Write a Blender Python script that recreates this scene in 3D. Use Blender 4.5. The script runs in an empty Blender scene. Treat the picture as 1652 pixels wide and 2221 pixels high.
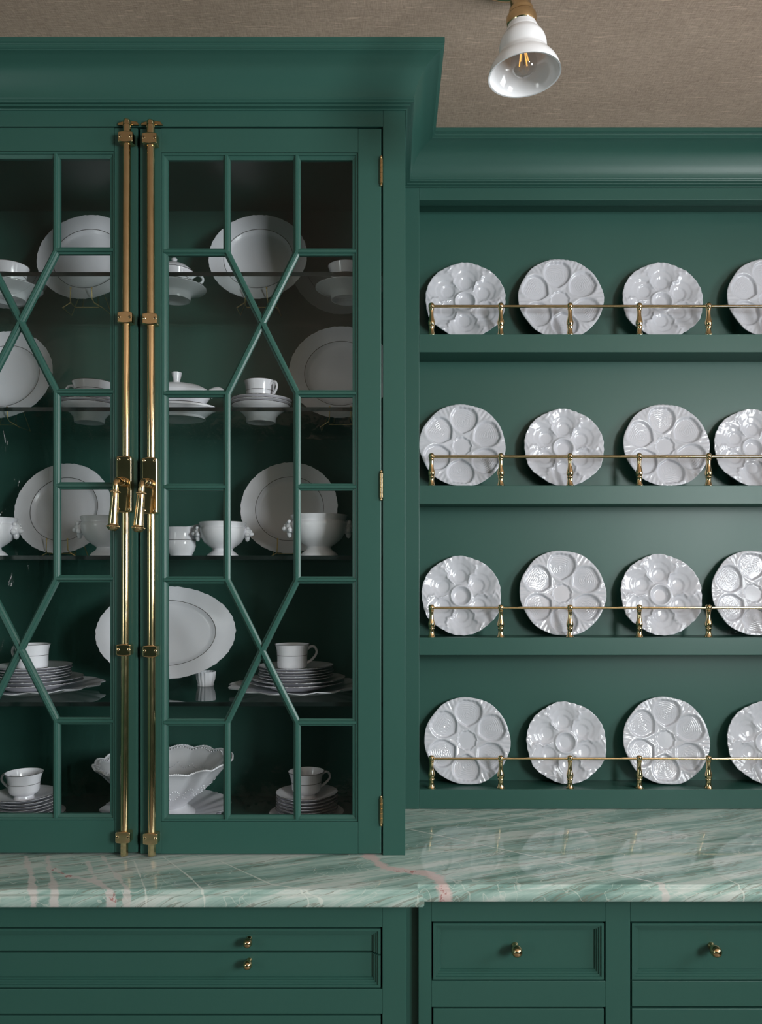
import bpy, bmesh, math, random
from math import sin, cos, pi, radians as R, sqrt, atan2, hypot
from mathutils import Matrix, Vector

# ------------------------------------------------------------------ camera, world, lights, exposure
S = bpy.context.scene
COL = S.collection
EYE = 1.506                     # lens height above the floor
F = 1700.0                      # focal length in pixels of a 1652 x 2221 frame
VX, VY = 846.0, 1250.0          # vanishing point of the depth lines

cam_d = bpy.data.cameras.new('camera')
cam_d.sensor_fit = 'AUTO'
cam_d.sensor_width = 36.0
cam_d.lens = 36.0 * F / 2221.0
cam_d.shift_x = (826.0 - VX) / 2221.0
cam_d.shift_y = (VY - 1110.5) / 2221.0
cam_d.clip_start = 0.05
cam = bpy.data.objects.new('camera', cam_d)
COL.objects.link(cam)
cam.location = (0, 0, EYE)
cam.rotation_euler = (R(90), 0, 0)
S.camera = cam

W = bpy.data.worlds.new('world')
W.use_nodes = True
W.node_tree.nodes['Background'].inputs[0].default_value = (0.55, 0.65, 0.8, 1)
W.node_tree.nodes['Background'].inputs[1].default_value = 0.6
S.world = W


def area(name, loc, rot, sx, sy, power, color):
    l = bpy.data.lights.new(name, 'AREA')
    l.shape = 'RECTANGLE'
    l.size, l.size_y = sx, sy
    l.energy = power
    l.color = color
    o = bpy.data.objects.new(name, l)
    COL.objects.link(o)
    o.location = loc
    o.rotation_euler = rot
    return o


# daylight standing just outside the two windows of the room
area('daylight_front_window', (2.34, -1.20, 1.90), (0, R(90), 0), 1.04, 1.4, 236, (0.985, 0.99, 1.0))
area('daylight_side_window', (2.34, 0.75, 1.90), (0, R(90), 0), 1.04, 0.8, 46, (0.985, 0.99, 1.0))
area('daylight_far_window', (-2.44, -0.60, 1.75), (0, R(-90), 0), 1.2, 0.7, 26, (1.0, 0.985, 0.97))

S.view_settings.view_transform = 'Standard'
S.view_settings.look = 'None'
S.view_settings.exposure = 0.0
S.view_settings.gamma = 1.0
S.view_settings.use_curve_mapping = False
S.cycles.max_bounces = 8
S.cycles.transparent_max_bounces = 32
S.cycles.caustics_reflective = False
S.cycles.caustics_refractive = False
S.cycles.sample_clamp_indirect = 4.0
S.cycles.use_denoising = True

# ------------------------------------------------------------------ helpers
random.seed(4)


def wx(px, d):
    return (px - VX) * d / F


def wz(py, d):
    return EYE - (py - VY) * d / F


def tag(o, label=None, cat=None, group=None, kind=None):
    if label: o['label'] = label
    if cat: o['category'] = cat
    if group: o['group'] = group
    if kind: o['kind'] = kind
    return o


def empty(name, loc, label=None, cat=None, group=None):
    o = bpy.data.objects.new(name, None)
    o.empty_display_size = 0.05
    COL.objects.link(o)
    o.location = loc
    return tag(o, label, cat, group)


class MB:
    """collects shapes, links them as one mesh object"""

    def __init__(self):
        self.v, self.f = [], []

    def add(self, vs, fs):
        n = len(self.v)
        self.v += [tuple(p) for p in vs]
        self.f += [tuple(i + n for i in f) for f in fs]
        return self

    def box(self, x0, x1, y0, y1, z0, z1):
        return self.add([(x0, y0, z0), (x1, y0, z0), (x1, y1, z0), (x0, y1, z0),
                         (x0, y0, z1), (x1, y0, z1), (x1, y1, z1), (x0, y1, z1)],
                        [(0, 3, 2, 1), (4, 5, 6, 7), (0, 1, 5, 4), (1, 2, 6, 5), (2, 3, 7, 6), (3, 0, 4, 7)])

    def lathe(self, prof, n=48, M=None, mod=None):
        """prof: (r, z) from one pole or rim to the other, round local Z"""
        vs, rows = [], []
        for (r, z) in prof:
            if r < 1e-6:
                rows.append([len(vs)])
                p = Vector((0, 0, z))
                vs.append(M @ p if M else p)
            else:
                row = []
                for i in range(n):
                    t = 2 * pi * i / n
                    rr, zz = mod(t, r, z) if mod else (r, z)
                    p = Vector((rr * cos(t), rr * sin(t), zz))
                    row.append(len(vs))
                    vs.append(M @ p if M else p)
                rows.append(row)
        fs = []
        for a, b in zip(rows[:-1], rows[1:]):
            if len(a) == 1 and len(b) == 1:
                continue
            if len(a) == 1:
                fs += [(a[0], b[(i + 1) % n], b[i]) for i in range(n)]
            elif len(b) == 1:
                fs += [(a[i], a[(i + 1) % n], b[0]) for i in range(n)]
            else:
                fs += [(a[i], a[(i + 1) % n], b[(i + 1) % n], b[i]) for i in range(n)]
        return self.add(vs, fs)

    def tube(self, pts, rad, n=8, closed=False):
        pts = [Vector(p) for p in pts]
        if not hasattr(rad, '__len__'):
            rad = [rad] * len(pts)
        vs, m = [], len(pts)
        prev = None
        for i, p in enumerate(pts):
            a = pts[i - 1] if (i > 0 or closed) else p
            b = pts[(i + 1) % m] if (i < m - 1 or closed) else p
            t = (b - a).normalized()
            if prev is None:
                u = t.orthogonal().normalized()
            else:
                u = (prev - t * prev.dot(t)).normalized()
            prev = u
            w = t.cross(u)
            for k in range(n):
                an = 2 * pi * k / n
                vs.append(p + (u * cos(an) + w * sin(an)) * rad[i])
        fs = []
        for i in range(m if closed else m - 1):
            j = (i + 1) % m
            for k in range(n):
                fs.append((i * n + k, i * n + (k + 1) % n, j * n + (k + 1) % n, j * n + k))
        if not closed:
            fs.append(tuple(range(n - 1, -1, -1)))
            fs.append(tuple((m - 1) * n + k for k in range(n)))
        return self.add(vs, fs)

    def prism(self, poly, y0, y1):
        """closed outline in the XZ plane, extruded along Y"""
        n = len(poly)
        vs = [(x, y0, z) for x, z in poly] + [(x, y1, z) for x, z in poly]
        fs = [tuple(range(n)), tuple(range(2 * n - 1, n - 1, -1))]
        fs += [(i, i + n, (i + 1) % n + n, (i + 1) % n) for i in range(n)]
        return self.add(vs, fs)

    def ball(self, c, r, n=10, sc=(1, 1, 1)):
        M = Matrix.Translation(c) @ Matrix.Diagonal((sc[0], sc[1], sc[2], 1))
        m = max(4, n // 2)
        return self.lathe([(r * sin(pi * i / m), -r * cos(pi * i / m)) for i in range(m + 1)], n, M)

    def loops(self, rect, prof, y0, cap=True, sides=(1, 1, 1, 1)):
        """mitred moulding in the XZ plane: rect (x0,x1,z0,z1); prof = (inset, depth) ; sides: which edges (x0,x1,z0,z1) step in"""
        x0, x1, z0, z1 = rect
        vs, fs = [], []
        for (u, d) in prof:
            a, b, c, e = x0 + u * sides[0], x1 - u * sides[1], z0 + u * sides[2], z1 - u * sides[3]
            vs += [(a, y0 + d, c), (b, y0 + d, c), (b, y0 + d, e), (a, y0 + d, e)]
        open_ = [e for e, sd in ((0, sides[2]), (2, sides[3])) if not sd]
        for k in range(len(prof) - 1):
            for i in range(4):
                j = (i + 1) % 4
                if i not in open_:
                    fs.append((4 * k + i, 4 * k + j, 4 * k + 4 + j, 4 * k + 4 + i))
        for i in open_:      # plain cut end where the moulding runs through
            j = (i + 1) % 4
            fs.append(tuple(4 * k + i for k in range(len(prof))) + tuple(4 * k + j for k in range(len(prof) - 1, -1, -1)))
        if cap:
            k = len(prof) - 1
            fs.append((4 * k, 4 * k + 1, 4 * k + 2, 4 * k + 3))
        return self.add(vs, fs)

    def mesh(self, name, mat, smooth=None, off=(0, 0, 0)):
        me = bpy.data.meshes.new(name)
        me.from_pydata([(x - off[0], y - off[1], z - off[2]) for x, y, z in self.v], [], self.f)
        bm = bmesh.new()
        bm.from_mesh(me)
        bmesh.ops.recalc_face_normals(bm, faces=bm.faces)
        bm.to_mesh(me)
        bm.free()
        me.materials.append(mat)
        if smooth is not None:
            me.shade_smooth()
            if smooth < 180:
                me.set_sharp_from_angle(angle=R(smooth))
        me.update()
        return me

    def build(self, name, mat, parent=None, off=(0, 0, 0), smooth=None, bevel=0.0, seg=2):
        o = bpy.data.objects.new(name, self.mesh(name, mat, smooth, off))
        COL.objects.link(o)
        if parent: o.parent = parent
        if bevel:
            m = o.modifiers.new('edges', 'BEVEL')
            m.width = bevel
            m.segments = seg
            m.limit_method = 'ANGLE'
            m.angle_limit = R(40)
        return o


def link(name, me, parent=None):
    o = bpy.data.objects.new(name, me)
    COL.objects.link(o)
    if parent: o.parent = parent
    return o


def copy_tree(o, parent=None):
    c = o.copy()
    COL.objects.link(c)
    if parent: c.parent = parent
    for ch in list(o.children):
        copy_tree(ch, c)
    return c


def smooth_path(pts, k=4):
    """Catmull-Rom through pts"""
    P = [Vector(p) for p in pts]
    out = []
    for i in range(len(P) - 1):
        a, b, c, d = P[max(i - 1, 0)], P[i], P[i + 1], P[min(i + 2, len(P) - 1)]
        for j in range(k):
            t = j / k
            out.append(0.5 * ((2 * b) + (c - a) * t + (2 * a - 5 * b + 4 * c - d) * t * t + (3 * b - a - 3 * c + d) * t ** 3))
    out.append(P[-1])
    return out


# ------------------------------------------------------------------ materials
class NT:
    def __init__(self, name):
        self.m = bpy.data.materials.new(name)
        self.m.use_nodes = True
        self.t = self.m.node_tree
        self.n = self.t.nodes
        self.b = self.n['Principled BSDF']

    def new(self, kind, **kw):
        x = self.n.new(kind)
        for k, v in kw.items():
            setattr(x, k, v)
        return x

    def set(self, sock, v):
        if isinstance(v, bpy.types.NodeSocket):
            self.t.links.new(v, sock)
        else:
            sock.default_value = v

    def math(self, op, a, b=None, c=None, clamp=False):
        x = self.new('ShaderNodeMath', operation=op, use_clamp=clamp)
        self.set(x.inputs[0], a)
        if b is not None: self.set(x.inputs[1], b)
        if c is not None: self.set(x.inputs[2], c)
        return x.outputs[0]

    def mix(self, f, a, b):
        x = self.new('ShaderNodeMix', data_type='RGBA')
        self.set(x.inputs[0], f)
        self.set(x.inputs[6], a)
        self.set(x.inputs[7], b)
        return x.outputs[2]

    def coord(self, which='Object'):
        return self.new('ShaderNodeTexCoord').outputs[which]

    def mapping(self, vec, scale=(1, 1, 1), rot=(0, 0, 0), loc=(0, 0, 0)):
        x = self.new('ShaderNodeMapping')
        self.set(x.inputs[0], vec)
        x.inputs['Scale'].default_value = scale
        x.inputs['Rotation'].default_value = rot
        x.inputs['Location'].default_value = loc
        return x.outputs[0]

    def noise(self, vec, scale, detail=3, rough=0.5, dist=0.0):
        x = self.new('ShaderNodeTexNoise')
        self.set(x.inputs['Vector'], vec)
        x.inputs['Scale'].default_value = scale
        x.inputs['Detail'].default_value = detail
        x.inputs['Roughness'].default_value = rough
        x.inputs['Distortion'].default_value = dist
        return x.outputs['Fac']

    def ramp(self, fac, stops):
        x = self.new('ShaderNodeValToRGB')
        self.set(x.inputs[0], fac)
        cr = x.color_ramp
        while len(cr.elements) < len(stops):
            cr.elements.new(0.5)
        for e, (p, c) in zip(cr.elements, stops):
            e.position = p
            e.color = (c[0], c[1], c[2], 1) if hasattr(c, '__len__') else (c, c, c, 1)
        return x.outputs[0]

    def bump(self, h, strength=0.2, dist=0.001):
        x = self.new('ShaderNodeBump')
        x.inputs['Strength'].default_value = strength
        x.inputs['Distance'].default_value = dist
        self.set(x.inputs['Height'], h)
        self.t.links.new(x.outputs[0], self.b.inputs['Normal'])
        return x.outputs[0]

    def base(self, col, rough=0.5, metal=0.0, spec=0.5):
        self.set(self.b.inputs['Base Color'], col if isinstance(col, bpy.types.NodeSocket) else (*col, 1))
        self.set(self.b.inputs['Roughness'], rough)
        self.b.inputs['Metallic'].default_value = metal
        self.b.inputs['Specular IOR Level'].default_value = spec
        return self


def mat_paint():
    a = NT('green_satin_paint')
    co = a.coord()
    n = a.noise(co, 3.0, 4)
    c = a.mix(n, (0.0235, 0.083, 0.066, 1), (0.028, 0.094, 0.075, 1))
    a.base(c, a.math('ADD', a.math('MULTIPLY', n, 0.08), 0.35), 0, 0.45)
    a.bump(a.noise(a.mapping(co, (1, 1, 1)), 260, 2), 0.06, 0.0006)
    return a.m


def mat_brass(name, col=(0.78, 0.59, 0.345), rough=0.12):
    a = NT(name)
    co = a.coord()
    n = a.noise(co, 40, 4)
    c = a.mix(n, (col[0] * 0.86, col[1] * 0.82, col[2] * 0.75, 1), (*col, 1))
    a.base(c, a.math('ADD', a.math('MULTIPLY', n, 0.10), rough - 0.05), 1.0)
    return a.m


def mat_porcelain(name, col, rough=0.12, relief=False):
    a = NT(name)
    co = a.coord()
    n = a.noise(co, 9, 3)
    a.base(a.mix(n, (col[0] * 0.96, col[1] * 0.96, col[2] * 0.96, 1), (*col, 1)), rough, 0, 0.5)
    if relief:
        sep = a.new('ShaderNodeSeparateXYZ')
        a.set(sep.inputs[0], co)
        h = a.noise(co, 190, 3, 0.6, 1.2)
        a.bump(h, 0.16, 0.0012)
    return a.m


def mat_glass(name, tint=(0.985, 0.99, 0.988), wavy=0.0, base=0.0):
    a = NT(name)
    a.n.remove(a.b)
    tr = a.new('ShaderNodeBsdfTransparent')
    tr.inputs[0].default_value = (*tint, 1)
    gl = a.new('ShaderNodeBsdfGlossy')
    gl.inputs['Roughness'].default_value = 0.02
    fr = a.new('ShaderNodeFresnel')
    fr.inputs[0].default_value = 1.5
    mx = a.new('ShaderNodeMixShader')
    # one clean reflection from the front of each surface; leaving the glass is not a mirror
    geo = a.new('ShaderNodeNewGeometry')
    fac = a.math('MULTIPLY', fr.outputs[0], a.math('SUBTRACT', 1.0, geo.outputs['Backfacing']))
    if base:
        fac = a.math('ADD', fac, base, clamp=True)
    a.set(mx.inputs[0], fac)
    a.t.links.new(tr.outputs[0], mx.inputs[1])
    a.t.links.new(gl.outputs[0], mx.inputs[2])
    if wavy:
        bp = a.new('ShaderNodeBump')
        bp.inputs['Strength'].default_value = wavy
        bp.inputs['Distance'].default_value = 0.004
        co = a.coord()
        a.set(bp.inputs['Height'], a.math('ADD', a.noise(a.mapping(co, (1, 1, 0.5)), 22, 3, 0.55, 0.8), a.math('MULTIPLY', a.noise(co, 120, 2), 0.12)))
        a.t.links.new(bp.outputs[0], gl.inputs['Normal'])
    a.t.links.new(mx.outputs[0], a.n['Material Output'].inputs[0])
    return a.m


def mat_linen(name, dark, light):
    a = NT(name)
    co = a.coord()
    warp = a.noise(a.mapping(co, (60, 620, 60)), 1.0, 3, 0.7)
    weft = a.noise(a.mapping(co, (620, 60, 60)), 1.0, 3, 0.7)
    blot = a.noise(a.mapping(co, (3, 9, 3)), 1.0, 4)
    slub = a.noise(a.mapping(co, (22, 330, 22)), 1.0, 1)
    s = a.math('ADD', a.math('MULTIPLY', warp, 0.52), a.math('MULTIPLY', weft, 0.40))
    s = a.math('ADD', s, a.math('MULTIPLY', blot, 0.16))
    c = a.ramp(s, [(0.36, dark), (0.72, light)])
    sl = a.math('MULTIPLY', a.math('GREATER_THAN', slub, 0.70), 0.28)
    c = a.mix(sl, c, (light[0] * 1.7, light[1] * 1.7, light[2] * 1.7, 1))
    a.base(c, 0.9, 0, 0.15)
    a.bump(s, 0.35, 0.0008)
    return a.m


def counter_pt(px, py):
    d = 0.594 * F / (py - VY)
    return wx(px, d), d


def mat_marble():
    a = NT('green_marble')
    co = a.coord()
    sep = a.new('ShaderNodeSeparateXYZ')
    a.set(sep.inputs[0], co)
    X, Y = sep.outputs[0], sep.outputs[1]
    wob = a.math('MULTIPLY', a.math('SUBTRACT', a.noise(co, 4.0, 3), 0.5), 0.045)
    wob2 = a.math('MULTIPLY', a.math('SUBTRACT', a.noise(a.mapping(co, loc=(3, 5, 1)), 26.0, 5, 0.65), 0.5), 0.030)
    # drifting streaks, combed along one direction
    ca, sa = cos(R(21)), sin(R(21))
    u = a.math('ADD', a.math('MULTIPLY', X, ca), a.math('MULTIPLY', Y, sa))
    v = a.math('SUBTRACT', a.math('MULTIPLY', Y, ca), a.math('MULTIPLY', X, sa))
    v = a.math('ADD', a.math('ADD', v, wob), a.math('MULTIPLY', sep.outputs[2], 0.8))
    cb = a.new('ShaderNodeCombineXYZ')
    a.set(cb.inputs[0], a.math('MULTIPLY', u, 1.9))
    a.set(cb.inputs[1], a.math('MULTIPLY', v, 22.0))
    st = a.noise(cb.outputs[0], 1.0, 6, 0.66, 0.15)
    cloud = a.noise(co, 3.2, 4, 0.55)
    c = a.ramp(a.math('ADD', a.math('MULTIPLY', st, 0.7), a.math('MULTIPLY', cloud, 0.3)),
               [(0.33, (0.095, 0.165, 0.142)), (0.42, (0.190, 0.305, 0.268)), (0.50, (0.340, 0.460, 0.415)),
                (0.57, (0.540, 0.585, 0.545)), (0.66, (0.32, 0.44, 0.405))])
    cb2 = a.new('ShaderNodeCombineXYZ')
    a.set(cb2.inputs[0], a.math('MULTIPLY', u, 2.4))
    a.set(cb2.inputs[1], a.math('MULTIPLY', v, 34.0))
    br = a.noise(cb2.outputs[0], 1.0, 4, 0.6, 0.1)
    line = a.math('LESS_THAN', a.math('ABSOLUTE', a.math('SUBTRACT', br, 0.47)), 0.012)
    c = a.mix(a.math('MULTIPLY', line, 0.55), c, (0.19, 0.18, 0.14, 1))
    vein = a.math('ABSOLUTE', a.math('SUBTRACT', a.noise(a.mapping(co, (1, 1.4, 1), loc=(7, 1, 0)), 9.0, 2, 0.5, 1.5), 0.5))
    c = a.mix(a.math('MULTIPLY', a.math('LESS_THAN', vein, 0.006), 0.40), c, (0.62, 0.64, 0.58, 1))

    def seg(p, q):
        """distance to the segment pq, roughened"""
        (ax, ay), (bx, by) = p, q
        dx, dy = bx - ax, by - ay
        L2 = dx * dx + dy * dy
        px_, py_ = a.math('SUBTRACT', X, ax), a.math('SUBTRACT', Y, ay)
        t = a.math('DIVIDE', a.math('ADD', a.math('MULTIPLY', px_, dx), a.math('MULTIPLY', py_, dy)), L2, clamp=True)
        ex = a.math('SUBTRACT', px_, a.math('MULTIPLY', t, dx))
        ey = a.math('SUBTRACT', py_, a.math('MULTIPLY', t, dy))
        return a.math('SQRT', a.math('ADD', a.math('MULTIPLY', ex, ex), a.math('MULTIPLY', ey, ey)))

    def veins(c, lines, width, col, amount, rough=1.0):
        dist = None
        for ln in lines:
            P = [counter_pt(*p) for p in ln]
            for p, q in zip(P[:-1], P[1:]):
                d = seg(p, q)
                dist = d if dist is None else a.math('MINIMUM', dist, d)
        dist = a.math('ADD', dist, a.math('MULTIPLY', wob2, rough))
        m = a.math('SUBTRACT', 1.0, a.math('DIVIDE', dist, width), clamp=True)
        m = a.math('MULTIPLY', a.math('MULTIPLY', m, 2.2, clamp=True), amount)
        return a.mix(m, c, col)

    c = veins(c, [[(924, 1759), (1238, 1800), (1393, 1826), (1700, 1834)], [(882, 1797), (1130, 1851), (1429, 1916)],
                  [(1000, 1757), (1300, 1782), (1500, 1815)]], 0.0024, (0.66, 0.67, 0.63, 1), 0.75, 0.12)
    c = veins(c, [[(354, 1858), (411, 1902), (474, 1965)], [(291, 1868), (330, 1967)], [(474, 1866), (588, 1918), (700, 1935)],
                  [(1050, 1925), (1100, 1957)], [(1560, 1900), (1652, 1940)], [(640, 1925), (760, 1965)]], 0.0017, (0.66, 0.68, 0.62, 1), 0.65, 0.25)
    c = veins(c, [[(55, 1857), (65, 1885), (70, 1925), (78, 1985)], [(103, 1858), (108, 1890), (118, 1930), (126, 1985)],
                  [(112, 1885), (150, 1900), (210, 1912), (240, 1932), (262, 1985)]], 0.0072, (0.60, 0.53, 0.51, 1), 0.75, 1.0)
    c = veins(c, [[(190, 1868), (205, 1905)], [(222, 1857), (245, 1890), (272, 1922), (284, 1985)], [(1429, 1916), (1470, 1935), (1478, 1965)],
                  [(1180, 1930), (1250, 1945)]], 0.0050, (0.60, 0.55, 0.52, 1), 0.7)
    c = veins(c, [[(800, 1857), (835, 1883), (919, 1893), (950, 1906), (970, 1926), (980, 1975)]], 0.0155, (0.60, 0.46, 0.44, 1), 0.9, 1.5)
    red = a.math('MULTIPLY', a.math('GREATER_THAN', a.noise(co, 55, 4, 0.7), 0.54), 0.75)
    c = veins(c, [[(835, 1884), (900, 1892)], [(960, 1920), (975, 1940), (980, 1975)], [(112, 1885), (150, 1900)], [(240, 1932), (262, 1985)]],
              0.0075, (0.34, 0.11, 0.10, 1), red, 1.0)
    a.base(c, 0.05, 0, 0.33)
    a.bump(a.noise(co, 14, 2), 0.02, 0.001)
    return a.m


def mat_wood():
    a = NT('limed_floorboards')
    co = a.coord()
    w = a.noise(a.mapping(co, (2, 26, 2)), 1.0, 4, 0.6)
    a.base(a.ramp(w, [(0.3, (0.15, 0.13, 0.11)), (0.7, (0.23, 0.205, 0.18))]), 0.4)
    return a.m


def mat_plain(name, col, rough=0.5, metal=0.0):
    a = NT(name)
    n = a.noise(a.coord(), 20, 2)
    a.base(a.mix(n, (col[0] * 0.93, col[1] * 0.93, col[2] * 0.93, 1), (*col, 1)), rough, metal)
    return a.m


def mat_emit(name, col, strength):
    a = NT(name)
    a.base(col, 0.5)
    a.b.inputs['Emission Color'].default_value = (*col, 1)
    a.b.inputs['Emission Strength'].default_value = strength
    return a.m


PAINT = mat_paint()
BRASS = mat_brass('polished_brass')
GILT = mat_brass('gilt_wire', (0.90, 0.68, 0.34), 0.34)
BRASS_OLD = mat_brass('aged_brass', (0.66, 0.47, 0.24), 0.24)
OYSTER = mat_porcelain('white_glazed_porcelain', (0.60, 0.60, 0.65), 0.11)
CHINA = mat_porcelain('white_bone_china', (0.86, 0.845, 0.905), 0.16)
CHINA_RELIEF = mat_porcelain('embossed_bone_china', (0.85, 0.835, 0.90), 0.2, True)
FAIENCE = mat_porcelain('white_faience', (0.86, 0.85, 0.905), 0.22)
BAND = mat_plain('platinum_line', (0.10, 0.09, 0.085), 0.35, 0.6)
PANE = mat_glass('old_wavy_glass', (0.98, 0.99, 0.985), 0.35)
SHELFGLASS = mat_glass('shelf_glass', (0.95, 0.98, 0.97), 0.0, 0.02)
SHELFEDGE = mat_plain('dark_glass_edge', (0.004, 0.010, 0.009), 0.35)
BULB = mat_glass('bulb_glass', (0.93, 0.93, 0.93), 0.0, 0.05)
CLEAR = mat_glass('clear_acrylic', (0.95, 0.97, 0.97))
LINEN = mat_linen('brown_linen_wallcovering', (0.33, 0.235, 0.182), (0.72, 0.55, 0.44))
WALL = mat_linen('dark_taupe_wallcovering', (0.075, 0.062, 0.052), (0.15, 0.125, 0.105))
FRONT = mat_plain('dark_green_wall_paint', (0.020, 0.045, 0.036), 0.6)
MARBLE = mat_marble()
WOOD = mat_wood()
OPAL = mat_porcelain('opal_lamp_glass', (0.86, 0.85, 0.87), 0.10)
FILAMENT = mat_emit('glowing_filament', (1.0, 0.50, 0.12), 1.3)
DARK = mat_plain('cavity_shade_and_plinth', (0.01, 0.02, 0.017), 0.7)  # near-black stands in for shade in door and drawer gaps; plinths too
WHITEPAINT = mat_plain('white_window_paint', (0.7, 0.69, 0.66), 0.4)
SCREW = mat_plain('screw_slot', (0.03, 0.02, 0.01), 0.5, 0.5)

# ------------------------------------------------------------------ planes of the built-in
DC = 1.668                       # front of the china cabinet
DN = 2.000                       # front of the plate niche
BACK = 2.09                      # back panels
WALLY = 2.115                    # wall behind everything
CEIL = EYE + 1.098
CT = EYE - 0.594                 # counter top
CABL, CABR = -1.096, 0.032       # cabinet sides
NR = 1.45                        # niche end
RX0, RX1, RY0 = -2.3, 2.2, -2.2  # room

# ------------------------------------------------------------------ the room
def struct(name, mb, mat, parent=None, off=(0, 0, 0), **kw):
    o = mb.build(name, mat, parent, off, **kw)
    if parent is None:
        o['kind'] = 'structure'
    return o


struct('floor', MB().box(RX0, RX1, RY0, WALLY, -0.1, 0), WOOD)
struct('ceiling', MB().box(RX0 - 0.1, RX1 + 0.1, RY0 - 0.1, WALLY + 0.1, CEIL, CEIL + 0.1), LINEN)
struct('wall_back', MB().box(RX0, RX1, WALLY, WALLY + 0.1, 0, CEIL), WALL)
# side walls with their window openings  (y0, y1, z0, z1)
WINR = [(-1.90, -0.50, 1.38, 2.42), (0.35, 1.15, 1.38, 2.42)]
WINL = [(-0.95, -0.25, 1.15, 2.35)]
for (nm, x0, x1, wins) in (('wall_right', RX1, RX1 + 0.1, WINR), ('wall_left', RX0 - 0.1, RX0, WINL)):
    b = MB()
    y = RY0
    for (a0, a1, c0, c1) in wins:
        b.box(x0, x1, y, a0, 0, CEIL)
        b.box(x0, x1, a0, a1, 0, c0).box(x0, x1, a0, a1, c1, CEIL)
        y = a1
    b.box(x0, x1, y, WALLY, 0, CEIL)
    struct(nm, b, PAINT)
struct('wall_front', MB().box(RX0, RX1, RY0 - 0.1, RY0, 0, CEIL), FRONT)


def window(name, a0, a1, z0, z1, sg, at):
    e = empty(name, (0, 0, 0))
    e['kind'] = 'structure'

    def bx(nm, p0, p1, q0, q1, t0, t1, m):
        mb = MB()
        xs = sorted((at + sg * t0, at + sg * t1))
        mb.box(xs[0], xs[1], p0, p1, q0, q1)
        mb.build(nm, m, e)
    w = 0.05
    bx('window_frame', a0, a0 + w, z0, z1, 0.01, 0.06, WHITEPAINT)
    bx('window_frame', a1 - w, a1, z0, z1, 0.01, 0.06, WHITEPAINT)
    bx('window_frame', a0 + w, a1 - w, z0, z0 + w, 0.01, 0.06, WHITEPAINT)
    bx('window_frame', a0 + w, a1 - w, z1 - w, z1, 0.01, 0.06, WHITEPAINT)
    am, zm = (a0 + a1) / 2, (z0 + z1) / 2
    bx('glazing_bar', am - 0.012, am + 0.012, z0 + w, z1 - w, 0.02, 0.05, WHITEPAINT)
    bx('glazing_bar', a0 + w, a1 - w, zm - 0.012, zm + 0.012, 0.021, 0.049, WHITEPAINT)
    for (s0, s1) in ((a0 + w, am - 0.012), (am + 0.012, a1 - w)):
        for (t0, t1) in ((z0 + w, zm - 0.012), (zm + 0.012, z1 - w)):
            bx('pane', s0, s1, t0, t1, 0.033, 0.037, CLEAR)


window('window_1', *WINR[0], 1, RX1)
window('window_2', *WINR[1], 1, RX1)
window('window_3', *WINL[0], -1, RX0)

# ------------------------------------------------------------------ crown profile  (projection, height above eye)
cove = smooth_path([(0.0704, 1.0765, 0), (0.0589, 1.0714, 0), (0.0404, 1.0586, 0), (0.0269, 1.0367, 0), (0.0205, 1.0200, 0), (0.0185, 1.0090, 0)], 5)
CROWN = [(0.0, 1.0975), (0.078, 1.0975), (0.078, 1.0885), (0.0752, 1.0868), (0.0745, 1.0856), (0.0752, 1.0852), (0.0762, 1.0832), (0.0758, 1.0808), (0.0735, 1.0785), (0.0712, 1.0775)]
CROWN += [(p[0], p[1]) for p in cove]
CROWN += [(0.0170, 1.0072), (0.0165, 1.0050), (0.0180, 1.0046), (0.0188, 1.0022), (0.0178, 0.9998), (0.0150, 0.9988), (0.0112, 0.9980), (0.0108, 0.9950), (0.0070, 0.9942), (0.0035, 0.9928), (0.0025, 0.9910), (0.0, 0.9910)]


def crown(name, plan, parent, off):
    """plan(q) -> list of plan points for projection q"""
    mb = MB()
    rows = [plan(q) for q, z in CROWN]
    n = len(rows[0])
    vs = [(x, y, EYE + z) for (q, z), row in zip(CROWN, rows) for (x, y) in row]
    fs = [(k * n + i, k * n + i + 1, (k + 1) * n + i + 1, (k + 1) * n + i) for k in range(len(rows) - 1) for i in range(n - 1)]
    mb.add(vs, fs)
    o = mb.build(name, PAINT, parent, off, smooth=28)
    return o


# ------------------------------------------------------------------ china cabinet
CO = (-0.532, 1.88, CT)
cab = empty('china_cabinet', CO, 'tall green glass-fronted china cabinet standing on the marble counter, brass bolts on both doors', 'cabinet')


def part(name, mb, mat=None, parent=None, bevel=0.0, smooth=None, off=CO, seg=2):
    return mb.build(name, mat or PAINT, parent or cab, off, smooth, bevel, seg)


CABTOP = EYE + 1.09
Z_OPEN = wz(274.2, DC)
Z_DB = CT + 0.004
xo0, xo1 = wx(-223, DC), wx(830, DC)
INT_TOP = EYE + 0.969
INT_BOT = EYE - 0.584
part('side_panel', MB().box(CABR - 0.02, CABR, DC + 0.02, WALLY, CT, CABTOP))
part('side_panel', MB().box(CABL, CABL + 0.02, DC + 0.02, WALLY, CT, CABTOP))
part('back_panel', MB().box(CABL + 0.02, CABR - 0.02, 2.08, WALLY, CT, CABTOP))
part('top_panel', MB().box(CABL + 0.02, CABR - 0.02, DC + 0.02, 2.08, INT_TOP, INT_TOP + 0.02))
part('bottom_panel', MB().box(CABL + 0.02, CABR - 0.02, DC + 0.026, 2.08, CT, INT_BOT))
part('stile', MB().box(xo1, CABR, DC, DC + 0.02, CT, CABTOP), bevel=0.0012)
part('stile', MB().box(CABL, xo0, DC, DC + 0.02, CT, CABTOP), bevel=0.0012)
part('top_rail', MB().box(xo0, xo1, DC, DC + 0.02, Z_OPEN, CABTOP), bevel=0.001)
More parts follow.
